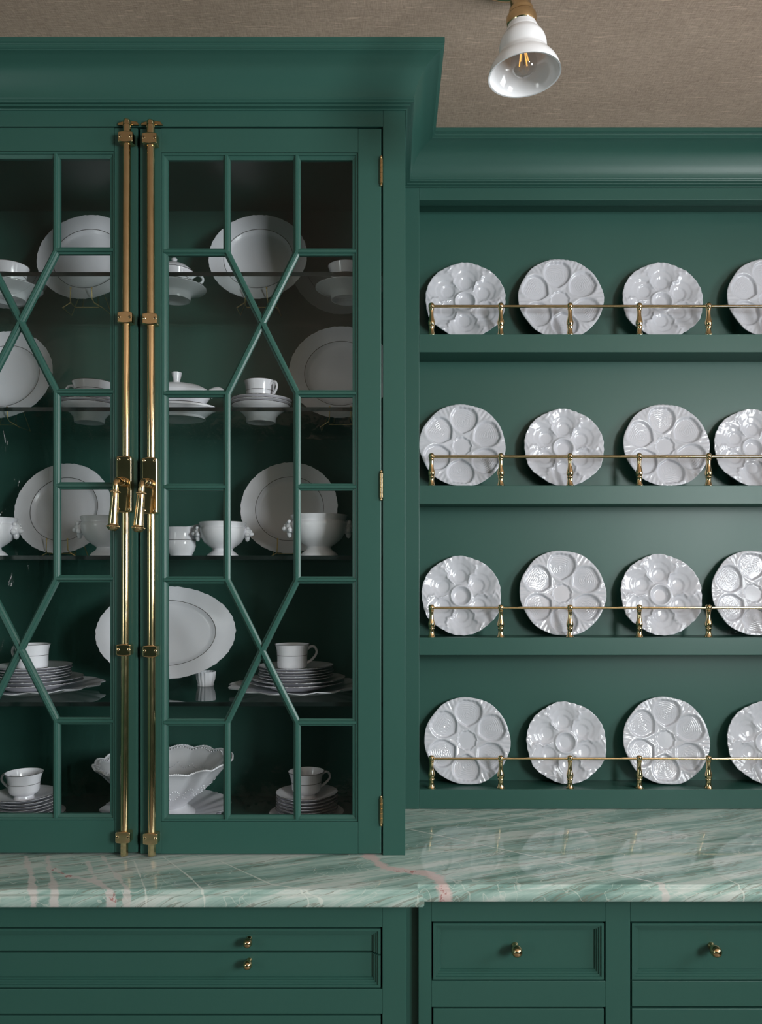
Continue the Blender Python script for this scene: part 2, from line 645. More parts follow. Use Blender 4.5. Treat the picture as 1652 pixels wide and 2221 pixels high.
# inner lining beside the doors
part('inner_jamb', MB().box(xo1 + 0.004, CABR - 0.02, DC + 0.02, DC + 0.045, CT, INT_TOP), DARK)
crown('crown_moulding', lambda q: [(CABL - q * 1.013, WALLY), (CABL - q * 1.013, DC - q * 0.936), (CABR + q * 1.013, DC - q * 0.936), (CABR + q * 1.013, DN - q * 1.064)], cab, CO)

STICK = [(0.0, 0.0), (0.0, 0.0022), (0.0040, 0.0028), (0.0046, 0.0050), (0.0085, 0.0068), (0.0118, 0.0078), (0.0118, 0.0150)]
YG = DC + 0.0115                 # glass plane


def muntin(p, q, hw, front, ext=0.0):
    """bar of moulded section between two points (x,z) of the door plane"""
    a, b_ = Vector((p[0], 0, p[1])), Vector((q[0], 0, q[1]))
    t = (b_ - a).normalized()
    a, b_ = a - t * ext, b_ + t * ext
    w = Vector((t.z, 0, -t.x))
    sec = [(-hw, 0.0150), (-hw, 0.0078), (-hw * 0.52, 0.0058), (-hw * 0.46, 0.0030), (-hw * 0.30, front), (hw * 0.30, front), (hw * 0.46, 0.0030), (hw * 0.52, 0.0058), (hw, 0.0078), (hw, 0.0150)]
    n = len(sec)
    vs = [tuple(e + w * u + Vector((0, DC + v, 0))) for e in (a, b_) for (u, v) in sec]
    fs = [(i, (i + 1) % n, n + (i + 1) % n, n + i) for i in range(n)] + [tuple(range(n - 1, -1, -1)), tuple(range(n, 2 * n))]
    return MB().add(vs, fs)


def guide_outline(cx, cz, w, h, arc):
    pts = []
    for i in range(9):
        t = -1 + 2 * i / 8
        pts.append((cx + t * w / 2, cz - h / 2 - arc * (1 - t * t)))
    for i in range(9):
        t = 1 - 2 * i / 8
        pts.append((cx + t * w / 2, cz + h / 2 + arc * (1 - t * t)))
    return pts


MY = Matrix.Rotation(R(90), 4, 'X')      # local +Z to world -Y


SCREW_ME = []


def screws(o, pts, y):
    """countersunk cross-head screws"""
    if not SCREW_ME:
        mb = MB().lathe([(0.0, 0.0007), (0.0025, 0.0006), (0.0034, 0.0)], 14, MY)
        nf = len(mb.f)
        mb.box(-0.0017, 0.0017, -0.0010, -0.0004, -0.0004, 0.0004)
        mb.box(-0.0004, 0.0004, -0.0010, -0.0004, -0.0017, 0.0017)
        me = mb.mesh('screw', BRASS, 40)
        me.materials.append(SCREW)
        for f in me.polygons:
            f.material_index = int(f.index >= nf)
        SCREW_ME.append(me)
    for (x, z) in pts:
        link('screw', SCREW_ME[0], o).location = (x - CO[0], y - CO[1], z - CO[2])


def door(xe0, xe1, go0, go1, m1, m2, cx, dy, hinge_px, rod_top, rod_bot, plate_px):
    """pixel columns of one door at its front plane; dy: rows shift"""
    X = lambda p: wx(p, DC)
    Z = lambda p: wz(p + dy, DC)
    x0, x1 = X(max(xe0, -219.5)), X(xe1)
    z0, z1 = Z_DB + (0.002 if dy < 0 else 0), wz(278.5 + dy * 0.4, DC)
    gx0, gx1, gz0, gz1 = X(go0), X(go1), Z(1782), Z(331)
    d = part('stile', MB().box(x0, gx0, DC, DC + 0.022, z0, z1), bevel=0.0012)
    d.name = 'door'
    part('stile', MB().box(gx1, x1, DC, DC + 0.022, z0, z1), None, d, 0.0012)
    part('rail', MB().box(gx0, gx1, DC, DC + 0.022, gz1, z1), None, d, 0.0)
    part('rail', MB().box(gx0, gx1, DC, DC + 0.022, z0, gz0), None, d, 0.0)
    part('glazing_bead', MB().loops((gx0, gx1, gz0, gz1), STICK, DC, cap=False), None, d)
    h = [Z(p) for p in (543.5, 852, 1055.5, 1258, 1568)]
    a1, a2, ac = X(m1), X(m2), X(cx)
    c1, c2 = Z(699), Z(1412)
    iz0, iz1, ix0, ix1 = gz0 + 0.004, gz1 - 0.004, gx0 + 0.004, gx1 - 0.004
    hw = 0.0075
    for ax in (a1, a2):
        for (s, t) in ((h[0], iz1), (h[3], h[1]), (iz0, h[4])):
            part('muntin', muntin((ax, s), (ax, t), hw, 0.0012), None, d)
    for hz in h:
        part('muntin', muntin((ix0, hz), (a1, hz), hw, 0.0014, 0.0), None, d)
        part('muntin', muntin((a2, hz), (ix1, hz), hw, 0.0014, 0.0), None, d)
    for (top, mid, bot) in ((h[0], c1, h[1]), (h[3], c2, h[4])):
        part('muntin', muntin((a1, top), (a2, bot), hw, 0.0010, 0.002), None, d)
        part('muntin', muntin((a2, top), (ac, mid), hw, 0.0011, 0.002), None, d)
        part('muntin', muntin((ac, mid), (a1, bot), hw, 0.0011, 0.002), None, d)
    L, Rr, B, T = gx0 + 0.006, gx1 - 0.006, gz0 + 0.006, gz1 - 0.006
    polys = [[(L, h[0]), (a1, h[0]), (a1, T), (L, T)], [(L, h[1]), (a1, h[1]), (ac, c1), (a1, h[0]), (L, h[0])],
             [(L, h[2]), (a1, h[2]), (a1, h[1]), (L, h[1])], [(L, h[3]), (a1, h[3]), (a1, h[2]), (L, h[2])],
             [(L, h[4]), (a1, h[4]), (ac, c2), (a1, h[3]), (L, h[3])], [(L, B), (a1, B), (a1, h[4]), (L, h[4])],
             [(a2, h[0]), (Rr, h[0]), (Rr, T), (a2, T)], [(Rr, h[1]), (Rr, h[0]), (a2, h[0]), (ac, c1), (a2, h[1])],
             [(a2, h[2]), (Rr, h[2]), (Rr, h[1]), (a2, h[1])], [(a2, h[3]), (Rr, h[3]), (Rr, h[2]), (a2, h[2])],
             [(Rr, h[4]), (Rr, h[3]), (a2, h[3]), (ac, c2), (a2, h[4])], [(a2, B), (Rr, B), (Rr, h[4]), (a2, h[4])],
             [(a1, T), (a2, T), (a2, h[0]), (ac, c1), (a1, h[0])], [(ac, c1), (a2, h[1]), (a2, h[3]), (ac, c2), (a1, h[3]), (a1, h[1])],
             [(ac, c2), (a2, h[4]), (a2, B), (a1, B), (a1, h[4])]]
    for pl in polys:
        part('glass_pane', MB().prism(pl, YG, YG + 0.003), PANE, d)
    # hinges
    for py in (372, 1053, 1758):
        mb = MB()
        hx, hz, hh = X(hinge_px), Z(py), 0.026
        prof = [(0.0, -hh - 0.0065), (0.0022, -hh - 0.0062), (0.0030, -hh - 0.0045), (0.0024, -hh - 0.0022), (0.0022, -hh - 0.001), (0.0038, -hh)]
        for k in range(5):
            za, zb = -hh + 2 * hh * k / 5, -hh + 2 * hh * (k + 1) / 5
            prof += [(0.0038, za + 0.0005), (0.0038, zb - 0.0005), (0.0033, zb)]
        prof += [(0.0022, hh + 0.001), (0.0030, hh + 0.0030), (0.0022, hh + 0.0055), (0.0, hh + 0.006)]
        mb.lathe(prof, 16, Matrix.Translation((hx, DC - 0.002, hz)))
        part('hinge', mb, BRASS_OLD, d, smooth=40)
    # ---- brass bolt: rod, guides, strike, back plate and lever
    yr = DC - 0.0108
    xt, xb = wx(rod_top, yr), wx(rod_bot, yr)

    def rx(z):
        return xb + (xt - xb) * (z - zb_) / (zt_ - zb_)
    zt_, zb_ = wz(262 + dy / 2, yr), CT + 0.0035
    zbot_hex = wz(1823, yr)
    rad = 0.0083
    zcap = wz(274, yr)
    mb = MB().tube([(rx(z), yr, z) for z in (zbot_hex, (zbot_hex + zt_) / 2, zcap)], rad, 24)
    mb.tube([(rx(zcap), yr, zcap - 0.004), (rx(zcap), yr, zcap + 0.003)], rad * 0.88, 24)
    mb.tube([(rx(zt_), yr, zcap + 0.0025), (rx(zt_), yr, zt_ - 0.0015), (rx(zt_), yr, zt_)], [rad, rad, rad * 0.88], 24)
    part('bolt_rod', mb, BRASS, d, smooth=50)
    mb = MB().tube([(rx(zb_), yr, zb_), (rx(zb_), yr, zb_ + 0.0025), (rx(zbot_hex), yr, zbot_hex)], [rad * 0.92, rad, rad], 8)
    part('bolt_tip', mb, BRASS, d)
    for py in (299, 691, 1413, 1820):
        z = wz(py + dy, DC - 0.02)
        gx = rx(z) - 0.0006
        mb = MB().prism(guide_outline(gx, z, 0.0315, 0.0215, 0.0022), DC - 0.0208, DC)
        g = part('rod_guide', mb, BRASS, d, 0.0022)
        screws(d, [(gx - 0.0112, z + 0.001), (gx + 0.0112, z + 0.001)], DC - 0.0209)
    xs = rx(zt_)
    mb = MB().prism([(xs - 0.023, Z_OPEN + 0.0005), (xs + 0.024, Z_OPEN + 0.0005), (xs + 0.018, Z_OPEN + 0.0085), (xs + 0.006, Z_OPEN + 0.0105), (xs - 0.006, Z_OPEN + 0.0105), (xs - 0.022, Z_OPEN + 0.006)], DC - 0.004, DC - 0.0004)
    part('strike_plate', mb, BRASS_OLD, d, 0.0012)
    zc = wz(1053 + dy, DC - 0.02)
    pxc = wx(plate_px, DC - 0.02)
    part('handle_plate', MB().prism(guide_outline(pxc, zc, 0.0320, 0.1160, 0.0022), DC - 0.0208, DC), BRASS, d, 0.0026, seg=3)
    screws(d, [(pxc + sx * 0.0112, zc + sz * 0.0525) for sx in (-1, 1) for sz in (-1, 1)], DC - 0.0209)
    return pxc, zc, d


def lever(pxc, zc, d, lean):
    """turned lever hanging from an elbow in front of the plate"""
    y0 = DC - 0.0208
    ze = zc + 0.004
    mb = MB()
    M = Matrix.Translation((pxc, y0, ze)) @ MY
    mb.lathe([(0.0098, 0.0), (0.0100, 0.004), (0.0088, 0.006), (0.0094, 0.008), (0.0102, 0.011), (0.0094, 0.014), (0.0070, 0.016), (0.0078, 0.018), (0.0084, 0.021), (0.0076, 0.024), (0.0062, 0.027), (0.0, 0.027)], 24, M)
    ye = DC - 0.068
    path = smooth_path([(pxc, y0 - 0.024, ze), (pxc, y0 - 0.036, ze + 0.0005), (pxc, ye + 0.004, ze - 0.003), (pxc - lean * 0.05, ye, ze - 0.011), (pxc - lean * 0.16, ye, ze - 0.024)], 5)
    mb.tube(path, [0.0062 + 0.0004 * sin(i) * 0 for i in range(len(path))], 20)
    top = Vector((pxc - lean * 0.14, ye, ze - 0.021))
    bot = Vector((pxc - lean, ye - 0.002, ze - 0.104))
    ax = (bot - top).normalized()
    q = Vector((0, 0, 1)).rotation_difference(ax).to_matrix().to_4x4()
    L = (bot - top).length
    M2 = Matrix.Translation(top) @ q
    mb.lathe([(0.0, 0.0), (0.0066, 0.0), (0.0072, 0.0012), (0.0072, 0.0022), (0.0088, 0.0030), (0.0094, 0.0044), (0.0088, 0.0058), (0.0072, 0.0066), (0.0074, 0.0080),
              (0.0078, 0.018), (0.0090, L * 0.55), (0.0102, L - 0.014), (0.0100, L - 0.0115), (0.0108, L - 0.0105), (0.0124, L - 0.0090), (0.0128, L - 0.0070), (0.0122, L - 0.0052), (0.0098, L - 0.0020), (0.0052, L + 0.0010), (0.0, L + 0.0018)], 28, M2)
    o = part('lever_handle', mb, BRASS, d, smooth=45)
    for (h, rr, n, br) in ((0.0044, 0.0092, 18, 0.00145), (L - 0.0078, 0.0126, 24, 0.0015)):
        beads = MB()
        for i in range(n):
            t = 2 * pi * i / n
            beads.ball(M2 @ Vector((rr * cos(t), rr * sin(t), h)), br, 6)
        part('bead_ring', beads, BRASS, d, smooth=60)['kind'] = 'stuff'


pr = door(303, 826.5, 350, 776, 490, 643, 566, 0, 826.5, 326.8, 329.0, 323.5)
lever(*pr, 0.0075)
pl_ = door(-226, 298, -168, 248, -39, 119, 40, -3, -225.5, 275.5, 269.5, 268.3)
lever(*pl_, 0.0055)
# strip behind the meeting stiles, near-black to paint in the gap's shade
part('astragal', MB().box(wx(290, DC), wx(312, DC), DC + 0.0225, DC + 0.028, Z_DB, Z_OPEN + 0.01), DARK)

# ------------------------------------------------------------------ glass shelves
SHZ = [EYE + 0.669, EYE + 0.372, EYE + 0.0456, EYE - 0.2767]
ORD = ['topmost', 'second', 'third', 'lowest']
for i, z in enumerate(SHZ):
    o = empty('glass_shelf', (-0.532, 1.9, z - 0.009), '%s clear glass shelf from the top inside the china cabinet' % ORD[i] if 0 < i < 3 else '%s clear glass shelf inside the china cabinet' % ORD[i], 'shelf', 'glass shelves in the china cabinet')
    x0, x1 = CABL + 0.0205, CABR - 0.0205
    MB().box(x0, x1, 1.7245, 2.0795, z - 0.009, z).build('glass_sheet', SHELFGLASS, o, (-0.532, 1.9, z - 0.009))
    MB().box(x0, x1, 1.7232, 1.7245, z - 0.009, z).build('front_edge', SHELFEDGE, o, (-0.532, 1.9, z - 0.009))
    pins = MB()
    for x in (x0 + 0.004, x1 - 0.004):
        for y in (1.78, 2.03):
            pins.box(x - 0.004, x + 0.004, y - 0.004, y + 0.004, z - 0.014, z - 0.009)
    pins.build('shelf_pin', BRASS_OLD, o, (-0.532, 1.9, z - 0.009))

# ------------------------------------------------------------------ plate niche
NO = (0.75, 2.05, CT)
nic = empty('plate_niche', NO, 'green recessed plate rack of four open shelves above the marble counter', 'shelving')
X0N = wx(879, DN) - 0.006
XS = wx(909, DN)
Z_HEAD = wz(434, DN)
def npart(name, mb, mat=None, parent=None, bevel=0.0, smooth=None):
    return mb.build(name, mat or PAINT, parent or nic, NO, smooth, bevel)


npart('back_panel', MB().box(X0N, NR, BACK, WALLY, CT, CEIL - 0.02))
npart('stile', MB().box(X0N, XS, DN, BACK, CT, EYE + 0.995), bevel=0.0010)
npart('stile', MB().box(NR - 0.04, NR, DN, BACK, CT, EYE + 0.995), bevel=0.0010)
npart('header', MB().box(XS, NR - 0.04, DN, DN + 0.03, Z_HEAD, EYE + 0.995), bevel=0.0008)
npart('top_panel', MB().box(XS, NR - 0.04, DN + 0.03, BACK, EYE + 0.9718, EYE + 0.99))
crown('crown_moulding', lambda q: [(CABR + q * 1.013, DN - q * 1.064), (NR, DN - q * 1.064)], nic, NO)
NSZ = []
BAL = [(0.0, 0.0), (0.0100, 0.0), (0.0102, 0.0012), (0.0090, 0.0030), (0.0074, 0.0080), (0.0064, 0.0140), (0.0066, 0.0195), (0.0074, 0.0215), (0.0078, 0.0235), (0.0070, 0.0250),
       (0.0084, 0.0285), (0.0091, 0.0330), (0.0086, 0.0370), (0.0068, 0.0430), (0.0056, 0.0500), (0.0051, 0.0570), (0.0054, 0.0640), (0.0058, 0.0665), (0.0066, 0.0675), (0.0066, 0.0690), (0.0058, 0.0698),
       (0.0068, 0.0715), (0.0078, 0.0745), (0.0079, 0.0765), (0.0074, 0.0800), (0.0060, 0.0825), (0.0034, 0.0842), (0.0, 0.0846)]
bal_me = None
YPOST = DN + 0.0115
for i, (pt, pb) in enumerate(((725, 764), (1053, 1093), (1383, 1421), (1712, 1754))):
    zt, zb = wz(pt, DN), wz(pb, DN) if i < 3 else CT + 0.0005
    NSZ.append(zt)
    sh = npart('shelf', MB().box(XS, NR - 0.04, DN, BACK, zb, zt), bevel=0.0010)
    posts = [wx(935.5 + 150.1 * k, YPOST) for k in range(8)]
    rail = npart('gallery_rail', MB().tube([(posts[0], YPOST, zt + 0.0755), (posts[-1] + 0.06, YPOST, zt + 0.0755)], 0.0035, 16), BRASS, nic, smooth=60)
    for x in posts:
        if bal_me is None:
            bal_me = MB().lathe(BAL, 28).mesh('baluster', BRASS, 40)
        o = link('baluster', bal_me, rail)
        o.location = (x - NO[0], YPOST - NO[1], zt - NO[2])

# ------------------------------------------------------------------ countertop
CTO = (0.1, 1.8, CT)
plan = [(CABL - 0.035, WALLY, 1, 0), (CABL - 0.035, 1.475, 1, 1), (wx(920, 1.478), 1.475, -1, 1), (wx(920, 1.478), 1.500, -1, 1), (NR + 0.02, 1.500, -1, 1), (NR + 0.02, WALLY, -1, 0)]
edge = [(0.0135, 0.0), (0.0118, -0.0006), (0.0106, -0.0022), (0.0102, -0.0062), (0.0094, -0.0078), (0.0062, -0.0088), (0.0035, -0.0102), (0.0014, -0.0130), (0.0003, -0.0165), (0.0, -0.0200), (0.0006, -0.0265), (0.0022, -0.0296), (0.0050, -0.0310)]
mb = MB()
vs = [(x + sx * u, y + sy * u, CT + dz) for (u, dz) in edge for (x, y, sx, sy) in plan]
n = len(plan)
fs = [(k * n + i, k * n + (i + 1) % n, (k + 1) * n + (i + 1) % n, (k + 1) * n + i) for k in range(len(edge) - 1) for i in range(n)]
# top and underside, split at the jog so that each face stays convex
k = (len(edge) - 1) * n
fs += [(0, 1, 2, 3, 4, 5), (k + 5, k + 4, k + 3, k + 2, k + 1, k)]
mb.add(vs, fs)
co_ = mb.build('countertop', MARBLE, None, (0, 0, 0), smooth=30)
bm = bmesh.new(); bm.from_mesh(co_.data)
bmesh.ops.triangulate(bm, faces=[f for f in bm.faces if len(f.verts) > 4])
bm.to_mesh(co_.data); bm.free()
tag(co_, 'polished green marble countertop with pink veins and a moulded front edge', 'countertop')

# ------------------------------------------------------------------ base cabinets
UND = CT - 0.031
DSTEP = [(0.0, 0.018), (0.0, 0.0), (0.0046, 0.0), (0.0052, 0.0032), (0.0085, 0.0034), (0.0090, 0.0060), (0.0122, 0.0062), (0.0127, 0.0088), (0.0150, 0.0090), (0.0156, 0.0125)]
DFLAT = [(0.0, 0.018), (0.0, 0.0)]
KNOB_S = [(0.0, 0.0), (0.0052, 0.0), (0.0052, 0.0018), (0.0036, 0.0032), (0.0034, 0.0075), (0.0044, 0.0095), (0.0066, 0.0115), (0.0081, 0.0150), (0.0084, 0.0180), (0.0078, 0.0220), (0.0058, 0.0252), (0.0030, 0.0268), (0.0, 0.0272)]


def knob(door_o, x, y, z, off, k=1.0):
    mb = MB().lathe([(r * k, h * k) for r, h in KNOB_S], 28, Matrix.Translation((x, y, z)) @ MY)
    return mb.build('knob', BRASS, door_o, off, smooth=60)


LO = (-0.53, 1.8, 0.0)
DL = 1.515
low = empty('base_cabinet', LO, 'green base cabinet of slim paired drawers under the china cabinet', 'cabinet')


def bpart(root, off, name, mb, mat=None, parent=None, bevel=0.0):
    return mb.build(name, mat or PAINT, parent or root, off, None, bevel)


XL0, XL1 = CABL - 0.002, wx(881, DL)
ox0, ox1 = 2 * -0.532 - wx(829, DL), wx(829, DL)
rows = [(2011, 2146), (2199, 2420)]
zs = [(wz(b_, DL), wz(a_, DL)) for a_, b_ in rows] + [(0.16, 0.42)]
zs = [(zs[0][0], zs[0][1]), (0.50, zs[1][1]), (0.16, 0.45)]
bpart(low, LO, 'stile', MB().box(ox1, XL1, DL, DL + 0.02, 0.1, UND), bevel=0.001)
bpart(low, LO, 'stile', MB().box(XL0, ox0, DL, DL + 0.02, 0.1, UND), bevel=0.001)
tops = [UND] + [z[0] for z in zs]
bots = [z[1] for z in zs] + [0.1]
for t, b_ in zip(tops, bots):
    bpart(low, LO, 'rail', MB().box(ox0, ox1, DL, DL + 0.02, b_, t), bevel=0.0008)
bpart(low, LO, 'side_panel', MB().box(XL1 - 0.02, XL1, DL + 0.02, WALLY, 0.1, UND))
bpart(low, LO, 'side_panel', MB().box(XL0, XL0 + 0.02, DL + 0.02, WALLY, 0.1, UND))
bpart(low, LO, 'back_panel', MB().box(XL0 + 0.02, XL1 - 0.02, DL + 0.045, DL + 0.06, 0.1, UND), DARK)  # dark sheet close behind the drawers, its colour paints the gaps' shade
bpart(low, LO, 'plinth', MB().box(XL0 + 0.002, XL1 - 0.002, DL + 0.06, WALLY, 0, 0.1), DARK)
g = 0.0034
# the paired slim drawers share one stepped border
zt1, zm1, zb1 = zs[0][1] - g, wz(2071, DL), zs[0][0] + g
for (z0, z1, sd) in ((zm1 + g / 2, zt1, (1, 1, 0, 1)), (zb1, zm1 - g / 2, (1, 1, 1, 0))):
    dr = bpart(low, LO, 'drawer', MB().loops((ox0 + g, ox1 - g, z0, z1), DSTEP, DL, True, sd))
    zk = wz(2053, DL - 0.02) if sd[3] else wz(2101, DL - 0.02)
    for px in (534, None):
        kx = wx(534, DL - 0.02)
        if px is None: kx = 2 * -0.532 - kx
        knob(dr, kx, DL + 0.0125, zk, LO, 1.04)
for (z0, z1) in zs[1:]:
    dr = bpart(low, LO, 'drawer', MB().loops((ox0 + g, ox1 - g, z0 + g, z1 - g), DFLAT, DL), bevel=0.0008)
    for s in (-1, 1):
        knob(dr, -0.532 + s * 0.254, DL, (z0 + z1) / 2, LO, 1.04)

DRT = 1.540
RO = (0.75, 1.8, 0.0)
rig = empty('base_cabinet', RO, 'green base cabinet with framed drawers and egg-shaped brass knobs under the plate niche', 'cabinet')
XR0 = wx(907, DRT)
bpart(rig, RO, 'filler', MB().box(XL1 + 0.0005, XR0, DRT + 0.018, DRT + 0.04, 0.1, UND))
colsx = [(wx(935.5, DRT), wx(1313, DRT)), (wx(1366.5, DRT), wx(1744, DRT)), (wx(1799, DRT), wx(2176, DRT))]
zA, zB = wz(1999.5, DRT), wz(2128, DRT)
zC = wz(2184.5, DRT)
xs_ = [XR0] + [c[0] for c in colsx] 
bpart(rig, RO, 'stile', MB().box(XR0, colsx[0][0], DRT, DRT + 0.02, 0.1, UND), bevel=0.001)
bpart(rig, RO, 'stile', MB().box(colsx[0][1], colsx[1][0], DRT, DRT + 0.02, 0.1, UND), bevel=0.001)
bpart(rig, RO, 'stile', MB().box(colsx[1][1], colsx[2][0], DRT, DRT + 0.02, 0.1, UND), bevel=0.001)
bpart(rig, RO, 'stile', MB().box(colsx[2][1], NR, DRT, DRT + 0.02, 0.1, UND), bevel=0.001)
for i, (a_, b_) in enumerate(colsx):
    bpart(rig, RO, 'rail', MB().box(a_, b_, DRT, DRT + 0.02, zA, UND), bevel=0.0008)
    bpart(rig, RO, 'rail', MB().box(a_, b_, DRT, DRT + 0.02, 0.1, 0.16), bevel=0.0008)
    dr = bpart(rig, RO, 'drawer', MB().loops((a_ + g, b_ - g, zB + g, zA - g), DSTEP, DRT))
    knob(dr, wx((1122, 1556, 1988)[i], DRT - 0.02), DRT + 0.0125, wz(2068, DRT - 0.02), RO, 1.34)
    if i != 1:
        bpart(rig, RO, 'rail', MB().box(a_, b_, DRT, DRT + 0.02, zC, zB), bevel=0.0008)
    else:
        bpart(rig, RO, 'drawer', MB().loops((a_ + g, b_ - 0.001, zC + g / 2, zB - 0.0002), DFLAT, DRT), bevel=0.0006)
    dr = bpart(rig, RO, 'drawer', MB().loops((a_ + g, b_ - g, 0.40, zC - g), DFLAT, DRT), bevel=0.0008)
    knob(dr, (a_ + b_) / 2, DRT, (0.40 + zC) / 2, RO, 1.34)
    dr = bpart(rig, RO, 'drawer', MB().loops((a_ + g, b_ - g, 0.16 + g, 0.40 - g), DFLAT, DRT), bevel=0.0008)
    knob(dr, (a_ + b_) / 2, DRT, 0.28, RO, 1.34)
bpart(rig, RO, 'back_panel', MB().box(XR0, NR, DRT + 0.045, DRT + 0.06, 0.1, UND), DARK)  # same dark sheet here: shade of the drawer gaps as colour
bpart(rig, RO, 'side_panel', MB().box(NR - 0.02, NR, DRT + 0.06, WALLY, 0.1, UND))
bpart(rig, RO, 'plinth', MB().box(XR0, NR - 0.02, DRT + 0.06, WALLY, 0, 0.1), DARK)

# ------------------------------------------------------------------ ceiling light
lx, ly, lz = wx(1137, 1.345), 1.345, EYE + 0.8590
lamp = empty('ceiling_light', (lx, ly, CEIL), 'brass ceiling light with a bell-shaped milk glass shade hanging before the niche', 'light')
LOF = (lx, ly, CEIL)
tilt = Matrix.Translation((lx, ly, lz)) @ Matrix.Rotation(R(-3.0), 4, 'Y') @ Matrix.Diagonal((1, 1, 0.86, 1))
SH = smooth_path([(0.0622, 0.0, 0), (0.0606, 0.008, 0), (0.0570, 0.0180, 0), (0.0505, 0.0290, 0), (0.0435, 0.0385, 0), (0.0408, 0.0450, 0), (0.0406, 0.0530, 0), (0.0400, 0.0620, 0), (0.0375, 0.0720, 0), (0.0330, 0.0800, 0), (0.0296, 0.0850, 0), (0.0288, 0.0880, 0), (0.0268, 0.0930, 0), (0.0258, 0.0960, 0), (0.0240, 0.1010, 0)], 3)
outer = [(p[0], p[1]) for p in SH]
inner = [(max(p[0] - 0.0028, 0.004), p[1] + 0.0004) for p in SH][::-1]
MB().lathe(outer + inner + [outer[0]], 64, tilt).build('shade', OPAL, lamp, LOF, smooth=60)
MB().lathe([(0.0, 0.098), (0.0232, 0.098), (0.0246, 0.100), (0.0250, 0.104), (0.0262, 0.110), (0.0258, 0.117), (0.0236, 0.121), (0.0204, 0.1230), (0.0196, 0.1260), (0.0208, 0.1290), (0.0206, 0.1320), (0.0180, 0.1350), (0.0176, 0.150), (0.0150, 0.158), (0.0, 0.160)], 40, tilt).build('shade_holder', BRASS, lamp, LOF, smooth=45)
low_ = tilt @ Matrix.Translation((0, 0, -0.014))
bulb = MB().lathe([(0.0, 0.0155), (0.0080, 0.0162), (0.0150, 0.0195), (0.0200, 0.0260), (0.0222, 0.034), (0.0222, 0.041), (0.0205, 0.052), (0.0165, 0.065), (0.0130, 0.077), (0.0125, 0.098), (0.0, 0.098)], 32, low_).build('bulb', BULB, lamp, LOF, smooth=60)
for k in range(4):
    t = pi / 4 + k * pi / 2
    p0 = low_ @ Vector((0.0032 * cos(t), 0.0032 * sin(t), 0.072))
    p1 = low_ @ Vector((0.0095 * cos(t), 0.0095 * sin(t), 0.038))
    MB().tube([p0, p1], 0.0010, 6).build('filament', FILAMENT, bulb, LOF)
MB().tube([low_ @ Vector((0, 0, 0.090)), low_ @ Vector((0, 0, 0.034))], 0.0010, 6).build('filament_post', mat_plain('grey_wire', (0.4, 0.38, 0.36), 0.3, 1.0), bulb, LOF)
cx_, cy_ = wx(1096, 1.497), 1.430
arm = smooth_path([tilt @ Vector((0, 0, 0.150)), tilt @ Vector((-0.001, 0, 0.205)), Vector((lx - 0.008, ly + 0.03, CEIL - 0.028)), Vector((cx_, cy_, CEIL - 0.02))], 6)
MB().tube(arm, 0.0075, 14).build('arm', BRASS, lamp, LOF, smooth=60)
MB().lathe([(0.0, -0.022), (0.016, -0.022), (0.020, -0.019), (0.026, -0.014), (0.050, -0.011), (0.060, -0.008), (0.065, -0.003), (0.066, -0.0005), (0.0, -0.0005)], 48, Matrix.Translation((cx_, cy_, CEIL))).build('ceiling_canopy', BRASS, lamp, LOF, smooth=40)

# ------------------------------------------------------------------ oyster plates
def sm(a, b, x):
    t = max(0.0, min(1.0, (x - a) / (b - a)))
    return t * t * (3 - 2 * t)


def capsule(px, py, r1, r2, h):
    """2-D distance to an uneven capsule from (0,0; r1) to (0,h; r2)"""
    px = abs(px)
    b_ = (r1 - r2) / h
    a_ = sqrt(1 - b_ * b_)
    k_ = -b_ * px + a_ * py
    if k_ < 0: return hypot(px, py) - r1
    if k_ > a_ * h: return hypot(px, py - h) - r2
    return px * a_ + py * b_ - r1


def fan_height(r, t, wob):
    """six fan shaped wells with contour ripples round a scalloped centre well; unit radius"""
    best, kk = 9, 0
    for k in range(6):
        a_ = pi / 2 + k * pi / 3
        x, y = r * cos(t), r * sin(t)
        u = x * sin(a_) - y * cos(a_)
        v = x * cos(a_) + y * sin(a_)
        d = capsule(u + 0.03 * sin(wob[k]) * (v - 0.4), v - 0.395, 0.092, 0.322, 0.262)
        d = max(d, (r - 0.945) * 0.9)
        if d < best: best, kk, bu, bv = d, k, u, v
    h = 0.0
    d = best + 0.008 * sin(bu * 62 + wob[kk]) * sm(0.70, 0.88, bv)
    dc = r - 0.236 - 0.007 * sin(10 * t)
    if d < 0:
        h -= 0.060 * sm(0.0, 0.036, -d)
        an = atan2(bu, bv - 0.62)
        e = -d + 0.010 * sin(4 * an + wob[kk]) + 0.006 * sin(9 * an + 2 * wob[kk])
        dd = max(-d - 0.030, 0)
        h += 0.0065 * sin(e * 158) * sm(0.0, 0.03, dd) * sm(0.42, 0.56, bv)
        h += 0.0016 * sin(bu * 95) * sm(0.0, 0.04, dd) * sm(0.46, 0.56, bv) * sm(0.72, 0.6, bv)
    elif dc > 0:
        h -= 0.012 * sm(0.02, 0.09, d)
        h += 0.0080 * sin(t * 60) * sm(0.64, 0.86, r) * sm(0.02, 0.08, d)
    if dc < 0:
        h = -0.044 * sm(0.0, 0.038, -dc)
    h += 0.085 * sm(0.25, 1.0, r)
    return h


